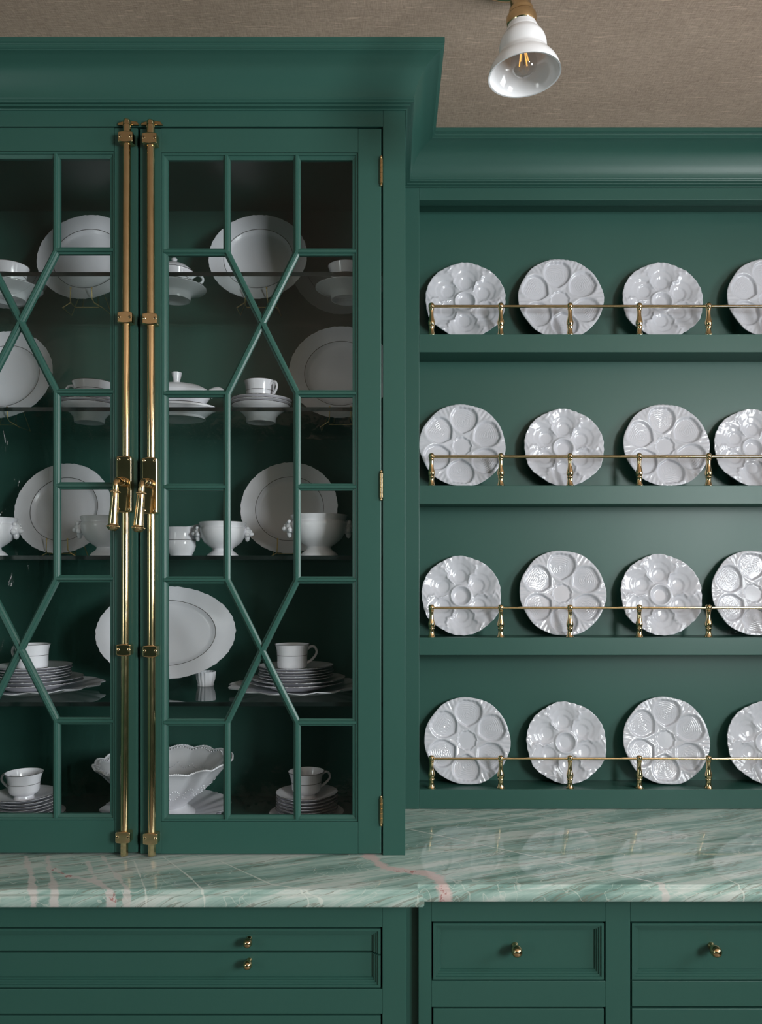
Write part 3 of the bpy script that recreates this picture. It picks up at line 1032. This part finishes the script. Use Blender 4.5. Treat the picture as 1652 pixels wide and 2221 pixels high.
def shell_height(r, t, wob):
    """six overlapping oyster shells round a raised cup; unit radius"""
    x, y = r * cos(t), r * sin(t)
    tw = t + 0.060 * sin(r * 19 + 1.0) + 0.030 * sin(r * 41) + 0.10 * (r - 0.6)
    k = round((tw - pi / 2) / (pi / 3)) % 6
    a_ = pi / 2 + k * pi / 3
    da = (tw - a_ + pi) % (2 * pi) - pi
    sg = 1 if da > 0 else -1
    lip = abs(da) / (pi / 6)
    q = hypot(x - 0.66 * cos(a_ + 0.03), y - 0.66 * sin(a_ + 0.03))
    h = -0.050 * (1 - min(1.0, q / 0.34) ** 2)
    # thin raised frill where one shell overlaps the next
    h += (0.026 if sg > 0 else 0.012) * sm(0.80, 1.0, lip) * sm(0.28, 0.42, r)
    q2 = hypot(x - 0.50 * cos(a_ - 0.03), y - 0.50 * sin(a_ - 0.03))
    h -= 0.020 * sm(0.190, 0.125, q2)
    q3 = hypot(x - 0.55 * cos(a_), y - 0.55 * sin(a_))
    h -= 0.010 * sm(0.290, 0.235, q3)
    h += 0.0070 * sin(38 * t + 2.5 * sin(3 * t + wob[0])) * sm(0.86, 0.99, r)
    dc = r - 0.250
    ring = 0.034 * math.exp(-(dc / 0.030) ** 2)
    if r < 0.30:
        h = h * sm(0.24, 0.31, r) - 0.050 * sm(0.245, 0.13, r)
    return h + ring + 0.085 * sm(0.25, 1.0, r)


def plate_mesh(name, kind, seed):
    rnd = random.Random(seed)
    wob = [rnd.uniform(0, 6.28) for _ in range(6)]
    NT_, NR_ = 216, 66
    Rf = (lambda t: 1 + 0.007 * cos(6 * t + 0.5) + 0.004 * sin(11 * t + seed)) if kind == 'fan' else \
         (lambda t: 0.988 + 0.011 * cos(6 * (t - pi / 2)) + 0.005 * sin(29 * t + seed) + 0.006 * sin(9 * t + 2 * seed))
    fh = fan_height if kind == 'fan' else shell_height
    vs, fs = [(0, 0, fh(0.0001, 0, wob))], []
    base = 0.11
    vs[0] = (0, 0, vs[0][2] + base)
    for j in range(1, NR_ + 1):
        r = (j / NR_) ** 0.92
        for i in range(NT_):
            t = 2 * pi * i / NT_
            k_ = Rf(t) if r > 0.9 else 1 + (Rf(t) - 1) * sm(0.4, 0.9, r)
            vs.append((r * k_ * cos(t), r * k_ * sin(t), fh(r, t, wob) + base))
    back = [(1.0, -0.035), (0.97, -0.045), (0.62, None), (0.58, 0.0), (0.54, 0.0), (0.52, 0.02), (0.0, 0.02)]
    last = 1 + (NR_ - 1) * NT_
    ring = last
    rows = [[1 + (j - 1) * NT_ + i for i in range(NT_)] for j in range(1, NR_ + 1)]
    for i in range(NT_):
        fs.append((0, rows[0][i], rows[0][(i + 1) % NT_]))
    for (r, z) in back[:-1]:
        row = []
        for i in range(NT_):
            t = 2 * pi * i / NT_
            zz = base + 0.085 + z if r > 0.9 else (0.03 if z is None else z)
            row.append(len(vs))
            vs.append((r * Rf(t) * cos(t), r * Rf(t) * sin(t), zz))
        rows.append(row)
    c = len(vs)
    vs.append((0, 0, 0.02))
    for a_, b_ in zip(rows[:-1], rows[1:]):
        fs += [(a_[i], b_[i], b_[(i + 1) % NT_], a_[(i + 1) % NT_]) for i in range(NT_)]
    fs += [(rows[-1][i], c, rows[-1][(i + 1) % NT_]) for i in range(NT_)]
    return MB().add(vs, fs).mesh(name, OYSTER, 180)


FAN = [plate_mesh('oyster_plate', 'fan', s) for s in (1, 2)]
SHELL = [plate_mesh('oyster_plate', 'shell', s) for s in (3, 4)]
PLATES = [[(1010, 89, 's'), (1218, 93, 'f'), (1440, 89, 's'), (1674, 93, 'f'), (1890, 89, 's')],
          [(1003, 93.5, 'f'), (1225, 88.5, 's'), (1448, 93.5, 'f'), (1639, 88, 's'), (1860, 93, 'f')],
          [(1001, 88, 's'), (1222, 94, 'f'), (1437, 90, 's'), (1641, 94, 'f'), (1870, 89, 's')],
          [(1014, 93.5, 'f'), (1230, 88.5, 's'), (1448, 94, 'f'), (1668, 88.5, 's'), (1885, 93, 'f')]]
NTH = ['first', 'second', 'third', 'fourth', 'fifth']
ROWN = ['top', 'second', 'third', 'bottom']
TILT = R(10)
spins = random.Random(8)
for ri, row in enumerate(PLATES):
    for ci, (px, pr_, kd) in enumerate(row):
        rad = pr_ * 2.046 / F
        me = (FAN if kd == 'f' else SHELL)[(ri + ci) % 2]
        if px - pr_ > 1652:
            continue
        o = link('oyster_plate', me)
        desc = 'white oyster plate of six ribbed fan wells' if kd == 'f' else 'white oyster plate of six overlapping shells'
        tag(o, '%s, %s from the cabinet on %s niche shelf' % (desc, NTH[ci], ROWN[ri]), 'plate', 'oyster plates on the niche shelves')
        th = R(90) - TILT
        spin = spins.uniform(-0.10, 0.10) + (0.0 if kd == 'f' else 0.03)
        yb = BACK - 0.002 - max(rad * sin(TILT) - 0.15 * rad * cos(TILT), 0.58 * rad * sin(TILT))
        zc = NSZ[ri] + rad * cos(TILT) - 0.155 * rad * sin(TILT) + 0.0015
        o.matrix_basis = Matrix.Translation((wx(px, 2.046), yb, zc)) @ Matrix.Rotation(th, 4, 'X') @ Matrix.Rotation(spin, 4, 'Z') @ Matrix.Diagonal((rad, rad, rad, 1))

# ------------------------------------------------------------------ china in the cabinet
def ragged(k, seed=0.0):
    def f(t, r, z):
        w = k * (0.5 * sin(41 * t + seed) + 0.3 * sin(67 * t + 2 * seed) + 0.3 * sin(23 * t + seed)) * min(1, (r / k_R[0]) ** 6)
        return r * (1 + w), z
    return f


k_R = [1.0]


def ring_mesh(r, z, th=0.0007, n=96, sx=1.0, sy=1.0):
    mb = MB()
    mb.tube([(r * sx * cos(2 * pi * i / n), r * sy * sin(2 * pi * i / n), z) for i in range(n)], th, 5, True)
    return mb


def charger_mesh(Rr, sx=1.0):
    k_R[0] = Rr
    prof = [(0.0, 0.0040), (Rr * 0.40, 0.0040), (Rr * 0.60, 0.0046), (Rr * 0.655, 0.0070), (Rr * 0.685, 0.0115), (Rr * 0.715, 0.0132), (Rr * 0.85, 0.0165), (Rr * 0.97, 0.0205), (Rr, 0.0215),
            (Rr, 0.0195), (Rr * 0.85, 0.0130), (Rr * 0.70, 0.0070), (Rr * 0.62, 0.0), (Rr * 0.58, 0.0), (Rr * 0.56, 0.0015), (0.0, 0.0015)]
    mb = MB().lathe(prof, 144, Matrix.Diagonal((sx, 1, 1, 1)), ragged(0.008))
    return mb.mesh('charger_plate', CHINA_RELIEF, 50)


def easel(Rr):
    """twisted wire plate stand, base at z=0, plate leaning towards +Y"""
    mb = MB()
    tw = []
    for s in (-1, 1):
        mb.tube([(s * 0.026, -0.040, 0.046), (s * 0.027, -0.040, 0.020), (s * 0.029, -0.032, 0.013), (s * 0.031, 0.0, 0.012), (s * 0.020, 0.020, 0.020), (s * 0.014, 0.034, 0.10)], 0.0014, 7)
        mb.ball((s * 0.026, -0.040, 0.047), 0.0027, 8)
        mb.tube([(s * 0.029, -0.032, 0.013), (s * 0.050, -0.030, 0.001), (s * 0.052, 0.03, 0.001), (s * 0.014, 0.034, 0.10)], 0.0013, 7)
    mb.tube([(-0.031, 0.0, 0.012), (0.031, 0.0, 0.012)], 0.0014, 7)
    mb.tube([(-0.014, 0.034, 0.10), (0.014, 0.034, 0.10)], 0.0013, 7)
    return mb.mesh('plate_stand', GILT, 60)


EASEL = easel(0.12)
CH = {}


def charger(px, d, rad, shelf, label, sx=1.0, lift=0.0165, tilt_=16, y=None, elabel=None, ratio_name='charger_plate', grp='upright chargers in the china cabinet'):
    key = (round(rad, 4), sx)
    if key not in CH:
        CH[key] = (charger_mesh(rad, sx), ring_mesh(rad * 0.705, 0.0130, 0.00065, 120, sx).mesh('gilt_line', BAND, 180))
    o = link(ratio_name, CH[key][0])
    link('gilt_line', CH[key][1], o)
    t = R(tilt_)
    z = SHZ[shelf] + lift + rad * cos(t)
    yy = (d if y is None else y)
    o.matrix_basis = Matrix.Translation((wx(px, d), yy, z)) @ Matrix.Rotation(R(90) - t, 4, 'X')
    tag(o, label, 'plate', grp)
    if elabel:
        e = link('plate_stand', EASEL)
        yb = yy - rad * sin(t)
        e.location = (wx(px + 2, d), yb + 0.014, SHZ[shelf])
        tag(e, elabel, 'plate stand', 'brass wire plate stands in the cabinet')
    return o


G1 = 'gold wire stand under the charger %s'
charger(194, 2.005, 0.1245, 0, 'large round white charger on the topmost glass shelf, behind the unhinged side door', elabel=G1 % 'on the topmost shelf, left of the bolts')
bpy.context.scene.objects['charger_plate']['label'] = 'large round white charger on topmost glass shelf, left of the brass bolts'
charger(562, 2.005, 0.1245, 0, 'large round white charger on topmost glass shelf, above the upper crossed glazing bars', elabel=G1 % 'behind the upper crossed glazing bars')
charger(16, 2.005, 0.1230, 1, 'large round white charger on second glass shelf, left of a cup on saucers', elabel=G1 % 'on the second shelf, left of the bolts')
charger(739, 2.005, 0.1300, 1, 'large round white charger on second glass shelf, close to the hinged stile', elabel=G1 % 'on the second shelf, by the hinges')
charger(143, 2.01, 0.1215, 2, 'large round white charger on third glass shelf, left of the brass bolts', lift=0.006, elabel=G1 % 'on the third shelf, left of the bolts')
charger(629, 2.01, 0.1230, 2, 'large round white charger on third glass shelf, behind a lion-head bowl', lift=0.006, elabel=G1 % 'on the third shelf, behind a bowl')
ov = charger(364, 1.965, 0.1165, 3, 'big oval white platter standing upright on the lowest glass shelf', sx=1.49, lift=0.020, tilt_=14, ratio_name='oval_platter', grp=None)
ov['category'] = 'platter'
st = MB()
for s in (-1, 1):
    st.prism([(s * 0.012 - 0.003, 0.0), (s * 0.012 + 0.003, 0.0), (s * 0.012 + 0.003, 0.021), (s * 0.012 - 0.003, 0.021)], -0.045, 0.03)
    st.prism([(s * 0.012 - 0.003, 0.0), (s * 0.012 + 0.003, 0.0), (s * 0.012 + 0.003, 0.040), (s * 0.012 - 0.003, 0.040)], -0.060, -0.052)
st.prism([(-0.02, 0), (0.02, 0), (0.02, 0.003), (-0.02, 0.003)], -0.06, 0.06)
o = st.build('plate_stand', CLEAR)
o.location = (wx(366, 1.94), 1.965 - 0.1165 * sin(R(14)) + 0.014, SHZ[3])
tag(o, 'clear acrylic stand beneath the upright oval platter', 'plate stand')


def fluted(n, k):
    return lambda t, r, z: (r * (1 + k * abs(sin(n * t / 2)) - k * 0.5), z)


# small fluted pots standing beside the platter
pot = MB().lathe([(0.0, 0.004), (0.015, 0.004), (0.020, 0.016), (0.0225, 0.034), (0.0245, 0.036), (0.0245, 0.0335), (0.0225, 0.016), (0.0190, 0.006), (0.0200, 0.002), (0.0190, 0.0), (0.0, 0.0)][::-1], 72, None, fluted(16, 0.10)).mesh('ramekin', CHINA, 60)
for px, lab in ((444, 'small fluted white pot beside the oval platter on the lowest glass shelf'),):
    o = link('ramekin', pot)
    o.location = (wx(px, 1.975), 1.985, SHZ[3])
    tag(o, lab, 'pot')


# ---- cups, saucers, plates
def handle_mesh(top, bot, out, th=0.0032, n=8):
    """ear handle in the +X half of the XZ plane: top/bot = (x,z), out = reach"""
    (x1, z1), (x0, z0) = top, bot
    hz = z1 - z0
    P = smooth_path([(x1 - 0.003, 0, z1 - 0.003), (x1 + out * 0.35, 0, z1 + 0.004), (x1 + out * 0.80, 0, z1 + 0.002), (x1 + out, 0, z1 - hz * 0.25), (x1 + out * 0.80, 0, z1 - hz * 0.55), (x0 + out * 0.35, 0, z0 + hz * 0.12), (x0 - 0.003, 0, z0)], 5)
    return MB().tube(P, [th * (1.15 - 0.3 * sin(pi * i / (len(P) - 1))) for i in range(len(P))], n)


def cup_kit(kind):
    k_R[0] = 0.04
    if kind == 'tall':      # straight sided cup, slightly waisted
        prof = [(0.0, 0.003), (0.024, 0.003), (0.0325, 0.005), (0.0335, 0.010), (0.0338, 0.030), (0.0350, 0.045), (0.0385, 0.0575), (0.0375, 0.0575), (0.0338, 0.045), (0.0325, 0.030), (0.0318, 0.012), (0.028, 0.0075), (0.0, 0.006)]
        body = MB().lathe(prof, 64, None, ragged(0.008))
        hd = handle_mesh((0.0355, 0.047), (0.0335, 0.014), 0.020)
        bands = [(0.0342, 0.033), (0.0387, 0.0572)]
    elif kind == 'footed':  # rounded cup on a foot ring
        prof = [(0.0, 0.004), (0.018, 0.004), (0.0215, 0.0), (0.0225, 0.0), (0.0215, 0.005), (0.0205, 0.008), (0.0300, 0.013), (0.0335, 0.020), (0.0345, 0.034), (0.0370, 0.048), (0.0415, 0.0600), (0.0405, 0.0600), (0.0358, 0.048), (0.0332, 0.034), (0.0320, 0.021), (0.0280, 0.015), (0.0, 0.012)]
        body = MB().lathe(prof, 64, None, ragged(0.010))
        hd = handle_mesh((0.0375, 0.049), (0.0335, 0.020), 0.021)
        bands = [(0.0350, 0.036), (0.0417, 0.0597)]
    else:                   # wide low bowl of a tea cup
        prof = [(0.0, 0.003), (0.017, 0.003), (0.019, 0.0), (0.0205, 0.0), (0.0195, 0.005), (0.0260, 0.011), (0.0345, 0.022), (0.0385, 0.036), (0.0420, 0.0485), (0.0410, 0.0485), (0.0372, 0.036), (0.0330, 0.023), (0.0250, 0.013), (0.0, 0.009)]
        body = MB().lathe(prof, 64, None, ragged(0.010))
        hd = handle_mesh((0.0400, 0.040), (0.0345, 0.016), 0.022)
        bands = [(0.0372, 0.031), (0.0422, 0.0482)]
    mb = MB()
    for (r, z) in bands:
        mb.add(*(lambda q: (q.v, q.f))(ring_mesh(r + 0.0001, z, 0.00055, 64)))
    return body.mesh('cup', CHINA, 60), hd.mesh('handle', CHINA, 60), mb.mesh('gilt_line', BAND, 180)


CUPS = {k: cup_kit(k) for k in ('tall', 'footed', 'wide')}


def cup(kind, x, y, z, rot, label, s=1.0, group='white china cups'):
    me = CUPS[kind]
    o = link('cup', me[0])
    link('handle', me[1], o)
    link('gilt_line', me[2], o)
    o.location = (x, y, z)
    o.rotation_euler = (0, 0, rot)
    o.scale = (s, s, s)
    tag(o, label, 'cup', group)
    return o


def saucer_mesh(Rr, h, lobes=0, amp=0.0, mat=None, f=0.0):
    """f: height of the foot"""
    k_R[0] = Rr
    g_ = h - f
    prof = [(0.0, f + 0.0040), (Rr * 0.40, f + 0.0040), (Rr * 0.50, f + 0.0052), (Rr * 0.60, f + g_ * 0.44), (Rr * 0.80, f + g_ * 0.77), (Rr * 0.97, h * 0.99), (Rr, h), (Rr * 0.995, h - 0.0018), (Rr * 0.80, f + g_ * 0.77 - 0.0035), (Rr * 0.62, f + g_ * 0.38 - 0.002), (Rr * 0.52, f), (Rr * 0.50, 0.0), (Rr * 0.47, 0.0), (Rr * 0.46, f + 0.0015), (0.0, f + 0.0015)]
    if lobes:
        def fn(t, r, z):
            w = min(1, (r / Rr) ** 4)
            return r * (1 + w * amp * (abs(cos(lobes * t / 2)) - 0.6)), z + w * 0.003 * abs(sin(lobes * t / 2))
    else:
        fn = ragged(0.009, Rr * 100)
    return MB().lathe(prof, 128, None, fn).mesh('plate', mat or CHINA, 55)


PL = {}


def plate(name, Rr, h, x, y, z, label, cat='plate', group=None, lobes=0, amp=0.0, rot=0.0, f=0.0):
    key = (Rr, h, lobes, f)
    if key not in PL:
        PL[key] = (saucer_mesh(Rr, h, lobes, amp, None, f), None if lobes else ring_mesh(Rr * 0.998, h - 0.0003, 0.0007, 128).mesh('gilt_line', BAND, 180))
    o = link(name, PL[key][0])
    if PL[key][1]: link('gilt_line', PL[key][1], o)
    o.location = (x, y, z)
    o.rotation_euler = (0, 0, rot)
    tag(o, label, cat, group)
    return o


def stack(n, name, Rr, h, pitch, x, y, z, what, where, group, cat='plate', lobes=0, amp=0.0):
    rn = random.Random(int(abs(x) * 9999))
    for i in range(n):
        pos = 'the only' if n == 1 else ('lowest' if i == 0 else ('topmost' if i == n - 1 else '%s from the bottom' % ['', 'second', 'third', 'fourth', 'fifth', 'sixth', 'seventh'][i]))
        lab = '%s, %s %s' % (what, pos, where) if n > 1 else '%s %s' % (what, where)
        plate(name, Rr, h, x + rn.uniform(-0.0015, 0.0015), y + rn.uniform(-0.0015, 0.0015), z + pitch * i, lab, cat, group, lobes, amp, rn.uniform(0, 6))
    return z + pitch * (n - 1)


TOPC = 0.0042      # height of a plate's middle above its base
# shelf 1
for px, d, kind, rot, lab, lab2 in (
        (378, 1.90, 'wide', 0.12, 'white teacup with a lid on the topmost shelf, beside the bolts', 'white saucer under the lidded teacup on the topmost glass shelf'),
        (752, 1.90, 'footed', 0.6, 'white cup on a saucer on the topmost shelf, nearest the hinges', 'white saucer on the topmost glass shelf, nearest the hinges'),
        (20, 1.90, 'footed', 2.4, 'white teacup on the topmost shelf at the edge of the photo', 'white saucer on the topmost shelf at the edge of the photo')):
    x = wx(px, d)
    plate('saucer', 0.0760, 0.030, x, d, SHZ[0], lab2, 'saucer', 'saucers on the topmost shelf', f=0.011)
    c = cup(kind, x, d, SHZ[0] + 0.011 + TOPC, rot, lab, 1.10)
    if px == 378:
        MB().lathe([(0.0, 0.0800), (0.0045, 0.0795), (0.0068, 0.0765), (0.0050, 0.0725), (0.0045, 0.0700), (0.014, 0.0675), (0.028, 0.0610), (0.0375, 0.0535), (0.0405, 0.0492), (0.0405, 0.0480), (0.0, 0.0480)], 48).build('lid', CHINA, c, smooth=50)
# shelf 2
for (px, d, where, kind, ch, cl, cpx) in (
        (194, 1.90, 'on the second shelf, left of the bolts', 'wide', pi - 0.15, 'white teacup on saucers on the second shelf, left of the bolts', 201),
        (566, 1.90, 'on the second shelf, between the crossed bars', 'tall', -0.62, 'white cup on saucers on the second shelf, between the crossed bars', 564)):
    x = wx(px, d)
    plate('shallow_bowl', 0.0700, 0.041, x, d, SHZ[1], 'shallow white bowl under two saucers ' + where, 'bowl', 'shallow bowls on the second shelf', f=0.012)
    for i in range(2):
        plate('saucer', 0.0735, 0.0165, x + 0.001 * i, d, SHZ[1] + 0.0310 + 0.0072 * i, '%s white saucer on a shallow bowl %s' % (('lower', 'upper')[i], where), 'saucer', 'saucers on the second shelf')
    cup(kind, wx(cpx, d), d, SHZ[1] + 0.0310 + 0.0072 + TOPC, ch, cl, 1.12 if kind == 'wide' else 1.0)
# covered sauce dish
d = 1.86
sd = empty('sauce_tureen', (wx(383, d), d, SHZ[1]), 'white covered sauce tureen with a small knob on the second glass shelf', 'tureen')


sd.scale = (1.0, 1.0, 1.34)


def oval(n=0, k=0.0, sx=1.0, sy=1.0):
    return Matrix.Diagonal((sx, sy, 1, 1))


k_R[0] = 0.1
MB().lathe([(0.0, 0.004), (0.058, 0.004), (0.064, 0.0), (0.068, 0.0), (0.066, 0.004), (0.080, 0.012), (0.094, 0.019), (0.0935, 0.0175)][::1] + [(0.0935, 0.021), (0.078, 0.016), (0.060, 0.009), (0.0, 0.008)], 96, oval(sx=1.0, sy=0.78), ragged(0.006)).build('underplate', CHINA, sd, smooth=50)
MB().lathe([(0.0, 0.008), (0.040, 0.008), (0.044, 0.014), (0.066, 0.026), (0.080, 0.040), (0.086, 0.047), (0.083, 0.047), (0.062, 0.028), (0.0, 0.016)], 96, oval(sx=1.0, sy=0.72)).build('bowl', CHINA, sd, smooth=50)
MB().lathe([(0.0, 0.064), (0.030, 0.063), (0.056, 0.059), (0.074, 0.052), (0.081, 0.0468), (0.0, 0.0468)], 96, oval(sx=1.0, sy=0.72), ragged(0.006)).build('lid', CHINA, sd, smooth=50)
MB().lathe([(0.0, 0.062), (0.0085, 0.063), (0.0080, 0.068), (0.0110, 0.078), (0.0118, 0.083), (0.0, 0.0845)], 32).build('lid_knob', CHINA, sd, smooth=45)
MB().tube(smooth_path([(0.080, 0, 0.045), (0.096, 0, 0.050), (0.106, 0, 0.049), (0.109, 0, 0.046)], 4), [0.009, 0.009, 0.009, 0.0085, 0.008, 0.008, 0.0075, 0.007, 0.007, 0.0065, 0.006, 0.005, 0.004], 10).build('handle', CHINA, sd, smooth=60)
MB().add(ring_mesh(0.0665, 0.0262, 0.0006, 96, 1.0, 0.72).v, ring_mesh(0.0665, 0.0262, 0.0006, 96, 1.0, 0.72).f).build('gilt_line', BAND, sd, smooth=180)


# shelf 3: lion-head bowls and a creamer
def lion_bowl(px, d, s, label, rot=0.0):
    e = empty('lion_head_bowl', (wx(px, d), d, SHZ[2]), label, 'bowl', 'lion-head bowls on the third shelf')
    e.rotation_euler = (0, 0, rot)
    prof = [(0.0, 0.004), (0.030, 0.004), (0.0350, 0.0), (0.0375, 0.0), (0.0378, 0.004), (0.0340, 0.008), (0.0250, 0.015), (0.0240, 0.020), (0.0330, 0.026), (0.0450, 0.036), (0.0530, 0.050), (0.0560, 0.064), (0.0555, 0.070), (0.0535, 0.0715), (0.0535, 0.0740), (0.0560, 0.0790), (0.0572, 0.0830), (0.0560, 0.0840), (0.0520, 0.0820), (0.0525, 0.070), (0.0500, 0.052), (0.0420, 0.038), (0.0280, 0.028), (0.0, 0.025)]
    MB().lathe([(r * s, z * s) for r, z in prof], 72).build('bowl', FAIENCE, e, smooth=50)
    for sg in (-1, 1):
        h = MB()
        c = Vector((sg * 0.057 * s, 0, 0.060 * s))
        h.ball(c, 0.0130 * s, 12, (0.9, 1.0, 1.15))
        h.ball(c + Vector((sg * 0.0095 * s, 0, -0.004 * s)), 0.0075 * s, 10, (1.1, 0.9, 0.8))
        h.ball(c + Vector((sg * 0.0080 * s, 0, 0.003 * s)), 0.0042 * s, 8, (1.4, 0.7, 0.9))
        for q in (-1, 1):
            h.ball(c + Vector((sg * 0.003 * s, q * 0.0095 * s, 0.0095 * s)), 0.0048 * s, 8)
            h.ball(c + Vector((sg * 0.001 * s, q * 0.0105 * s, -0.006 * s)), 0.0066 * s, 8)
        h.ball(c + Vector((sg * 0.002 * s, 0, -0.014 * s)), 0.0075 * s, 8, (0.8, 1, 1.2))
        h.build('lion_head', FAIENCE, e, smooth=60)
    return e


lion_bowl(483, 1.85, 0.97, 'white footed lion-head bowl on third shelf, next to the cream jug', 0.15)
lion_bowl(692, 1.83, 1.16, 'largest white footed lion-head bowl, on third shelf nearest the hinges', 0.12)
lion_bowl(-24, 1.85, 1.10, 'white footed lion-head bowl on third shelf, cut off by the photo edge', 0.0)
lion_bowl(236, 1.84, 1.12, 'white footed lion-head bowl on third shelf, before a charger by the bolts', 0.1)
cr = empty('cream_jug', (wx(393, 1.87), 1.87, SHZ[2]), 'small white cream jug with a pouring lip on the third glass shelf', 'jug')


def spout(t, r, z):
    w = max(0, cos(t)) ** 6 * sm(0.05, 0.072, z)
    return r * (1 + 0.28 * w), z + 0.008 * w


prof = [(0.0, 0.004), (0.021, 0.004), (0.024, 0.0), (0.026, 0.0), (0.0255, 0.006), (0.0300, 0.014), (0.0345, 0.026), (0.0340, 0.038), (0.0312, 0.050), (0.0318, 0.062), (0.0345, 0.071), (0.0335, 0.0712), (0.0300, 0.060), (0.0295, 0.050), (0.0325, 0.038), (0.0325, 0.026), (0.0, 0.012)]
MB().lathe(prof, 64, None, spout).build('body', CHINA, cr, smooth=50)
handle_mesh((-0.034, 0.058), (-0.034, 0.024), -0.022).build('handle', CHINA, cr, smooth=60)
ring_mesh(0.0339, 0.0405, 0.0006, 64).build('gilt_line', BAND, cr, smooth=180)

# lowest glass shelf: two tall stacks
for px, d, where, chand, clab, crot in (
        (72, 1.88, 'in the lowest shelf stack left of the bolts', pi - 0.3, 'white cup on top of the plate stack left of the bolts', 0),
        (645, 1.88, 'in the lowest shelf stack nearest the hinges', 0.25, 'white cup on top of the plate stack nearest the hinges', 0)):
    x = wx(px, d)
    z = SHZ[3]
    stack(1, 'serving_platter', 0.160, 0.017, 0.0, x, d, z, 'scalloped white serving platter under the stack', where.replace('in the lowest shelf stack ', 'on lowest shelf, '), 'serving platters under the plate stacks', 'platter', 14, 0.07)
    z += TOPC + 0.004
    z = stack(2, 'dinner_plate', 0.1130, 0.019, 0.0085, x, d, z, 'wide white dinner plate', where, 'dinner plates on the lowest shelf')
    z += 0.0085
    z = stack(5, 'side_plate', 0.0890, 0.015, 0.0062, x - 0.003, d, z, 'white side plate', where, 'side plates on the lowest shelf')
    cup('tall', x + (0.0 if px == 72 else -0.012), d - 0.005, z + TOPC, chand, clab, 1.06)

# cabinet floor: two short stacks and the big bowl
for px, d, where, ch, cl in (
        (54, 1.86, 'on the cabinet floor, left of the bolts', pi - 0.2, 'white footed cup on a saucer stack on the cabinet floor, left of bolts'),
        (666, 1.87, 'on the cabinet floor, nearest the hinges', 0.45, 'white footed cup on a saucer stack on the cabinet floor, nearest the hinges')):
    x = wx(px, d)
    z = INT_BOT
    z = stack(2, 'side_plate', 0.0890, 0.015, 0.0080, x, d, z, 'white side plate', where, 'side plates on the cabinet floor')
    z += 0.0085
    z = stack(6, 'saucer', 0.0735, 0.017, 0.0074, x, d, z, 'white saucer', where, 'saucers on the cabinet floor', 'saucer')
    cup('footed', x - 0.002, d, z + TOPC, ch, cl, 1.03)

d = 1.885
bx, bz = wx(357, d), INT_BOT
for i in range(2):
    plate('serving_platter', 0.150, 0.022, bx + 0.004 * i, d, bz + 0.009 * i, 'scalloped white platter under the big bowl, %s one' % ('lower' if i == 0 else 'upper'), 'platter', 'platters under the big bowl', 16, 0.06, 0.2 * i)
bz += 0.009 + TOPC
bowl = empty('footed_bowl', (bx, d, bz), 'big white footed bowl with a scalloped lacy rim on the cabinet floor', 'bowl')
NL = 16


def lobed(t, r, z):
    w = sm(0.06, 0.125, z)
    a_ = abs(cos(NL * t / 2))
    return r * (1 + 0.018 * w * (a_ - 0.5)), z + 0.0065 * w * (a_ - 0.4)


BP = [(0.0, 0.010), (0.050, 0.008), (0.066, 0.0), (0.072, 0.0), (0.071, 0.005), (0.056, 0.016), (0.052, 0.022), (0.060, 0.030), (0.085, 0.050), (0.112, 0.074), (0.132, 0.096), (0.146, 0.112), (0.156, 0.121), (0.163, 0.126), (0.162, 0.1275), (0.154, 0.124), (0.142, 0.115), (0.127, 0.099), (0.107, 0.077), (0.080, 0.054), (0.052, 0.038), (0.0, 0.033)]
MB().lathe(BP, 200, None, lobed).build('bowl', FAIENCE, bowl, smooth=50)
lace = MB()
for i in range(260):
    t = 2 * pi * i / 260
    r, z = lobed(t, 0.1605, 0.1262)
    lace.ball((r * cos(t), r * sin(t), z + 0.0008), 0.0023, 6)
    if i % 2 == 0:
        r, z = lobed(t, 0.1535 - 0.004 * abs(sin(NL * t / 2)), 0.1225)
        lace.ball((r * cos(t), r * sin(t), z + 0.0016), 0.0020, 6)
o = lace.build('bead_border', FAIENCE, bowl, smooth=60)
o['kind'] = 'stuff'
med = MB()
for i in range(20):
    t0 = 2 * pi * (i + 0.5) / 20
    for j in range(12):
        s = 2 * pi * j / 12
        zz = 0.068 + 0.0125 * sin(s)
        rr = 0.105 + (zz - 0.068) * 1.12
        tt = t0 + 0.0115 * cos(s) / rr
        rr, zz = lobed(tt, rr, zz)
        med.ball((rr * cos(tt), rr * sin(tt), zz), 0.0017, 6)
    for j in range(7):       # swags of the inner side
        s = -1 + 2 * j / 6
        zz = 0.092 - 0.009 * (1 - s * s)
        rr = 0.1165 + (zz - 0.088) * 1.1
        tt = t0 + 0.018 * s / rr
        rr, zz = lobed(tt, rr, zz)
        med.ball((rr * cos(tt), rr * sin(tt), zz + 0.001), 0.0017, 6)
o = med.build('medallion_beads', FAIENCE, bowl, smooth=60)
o['kind'] = 'stuff'
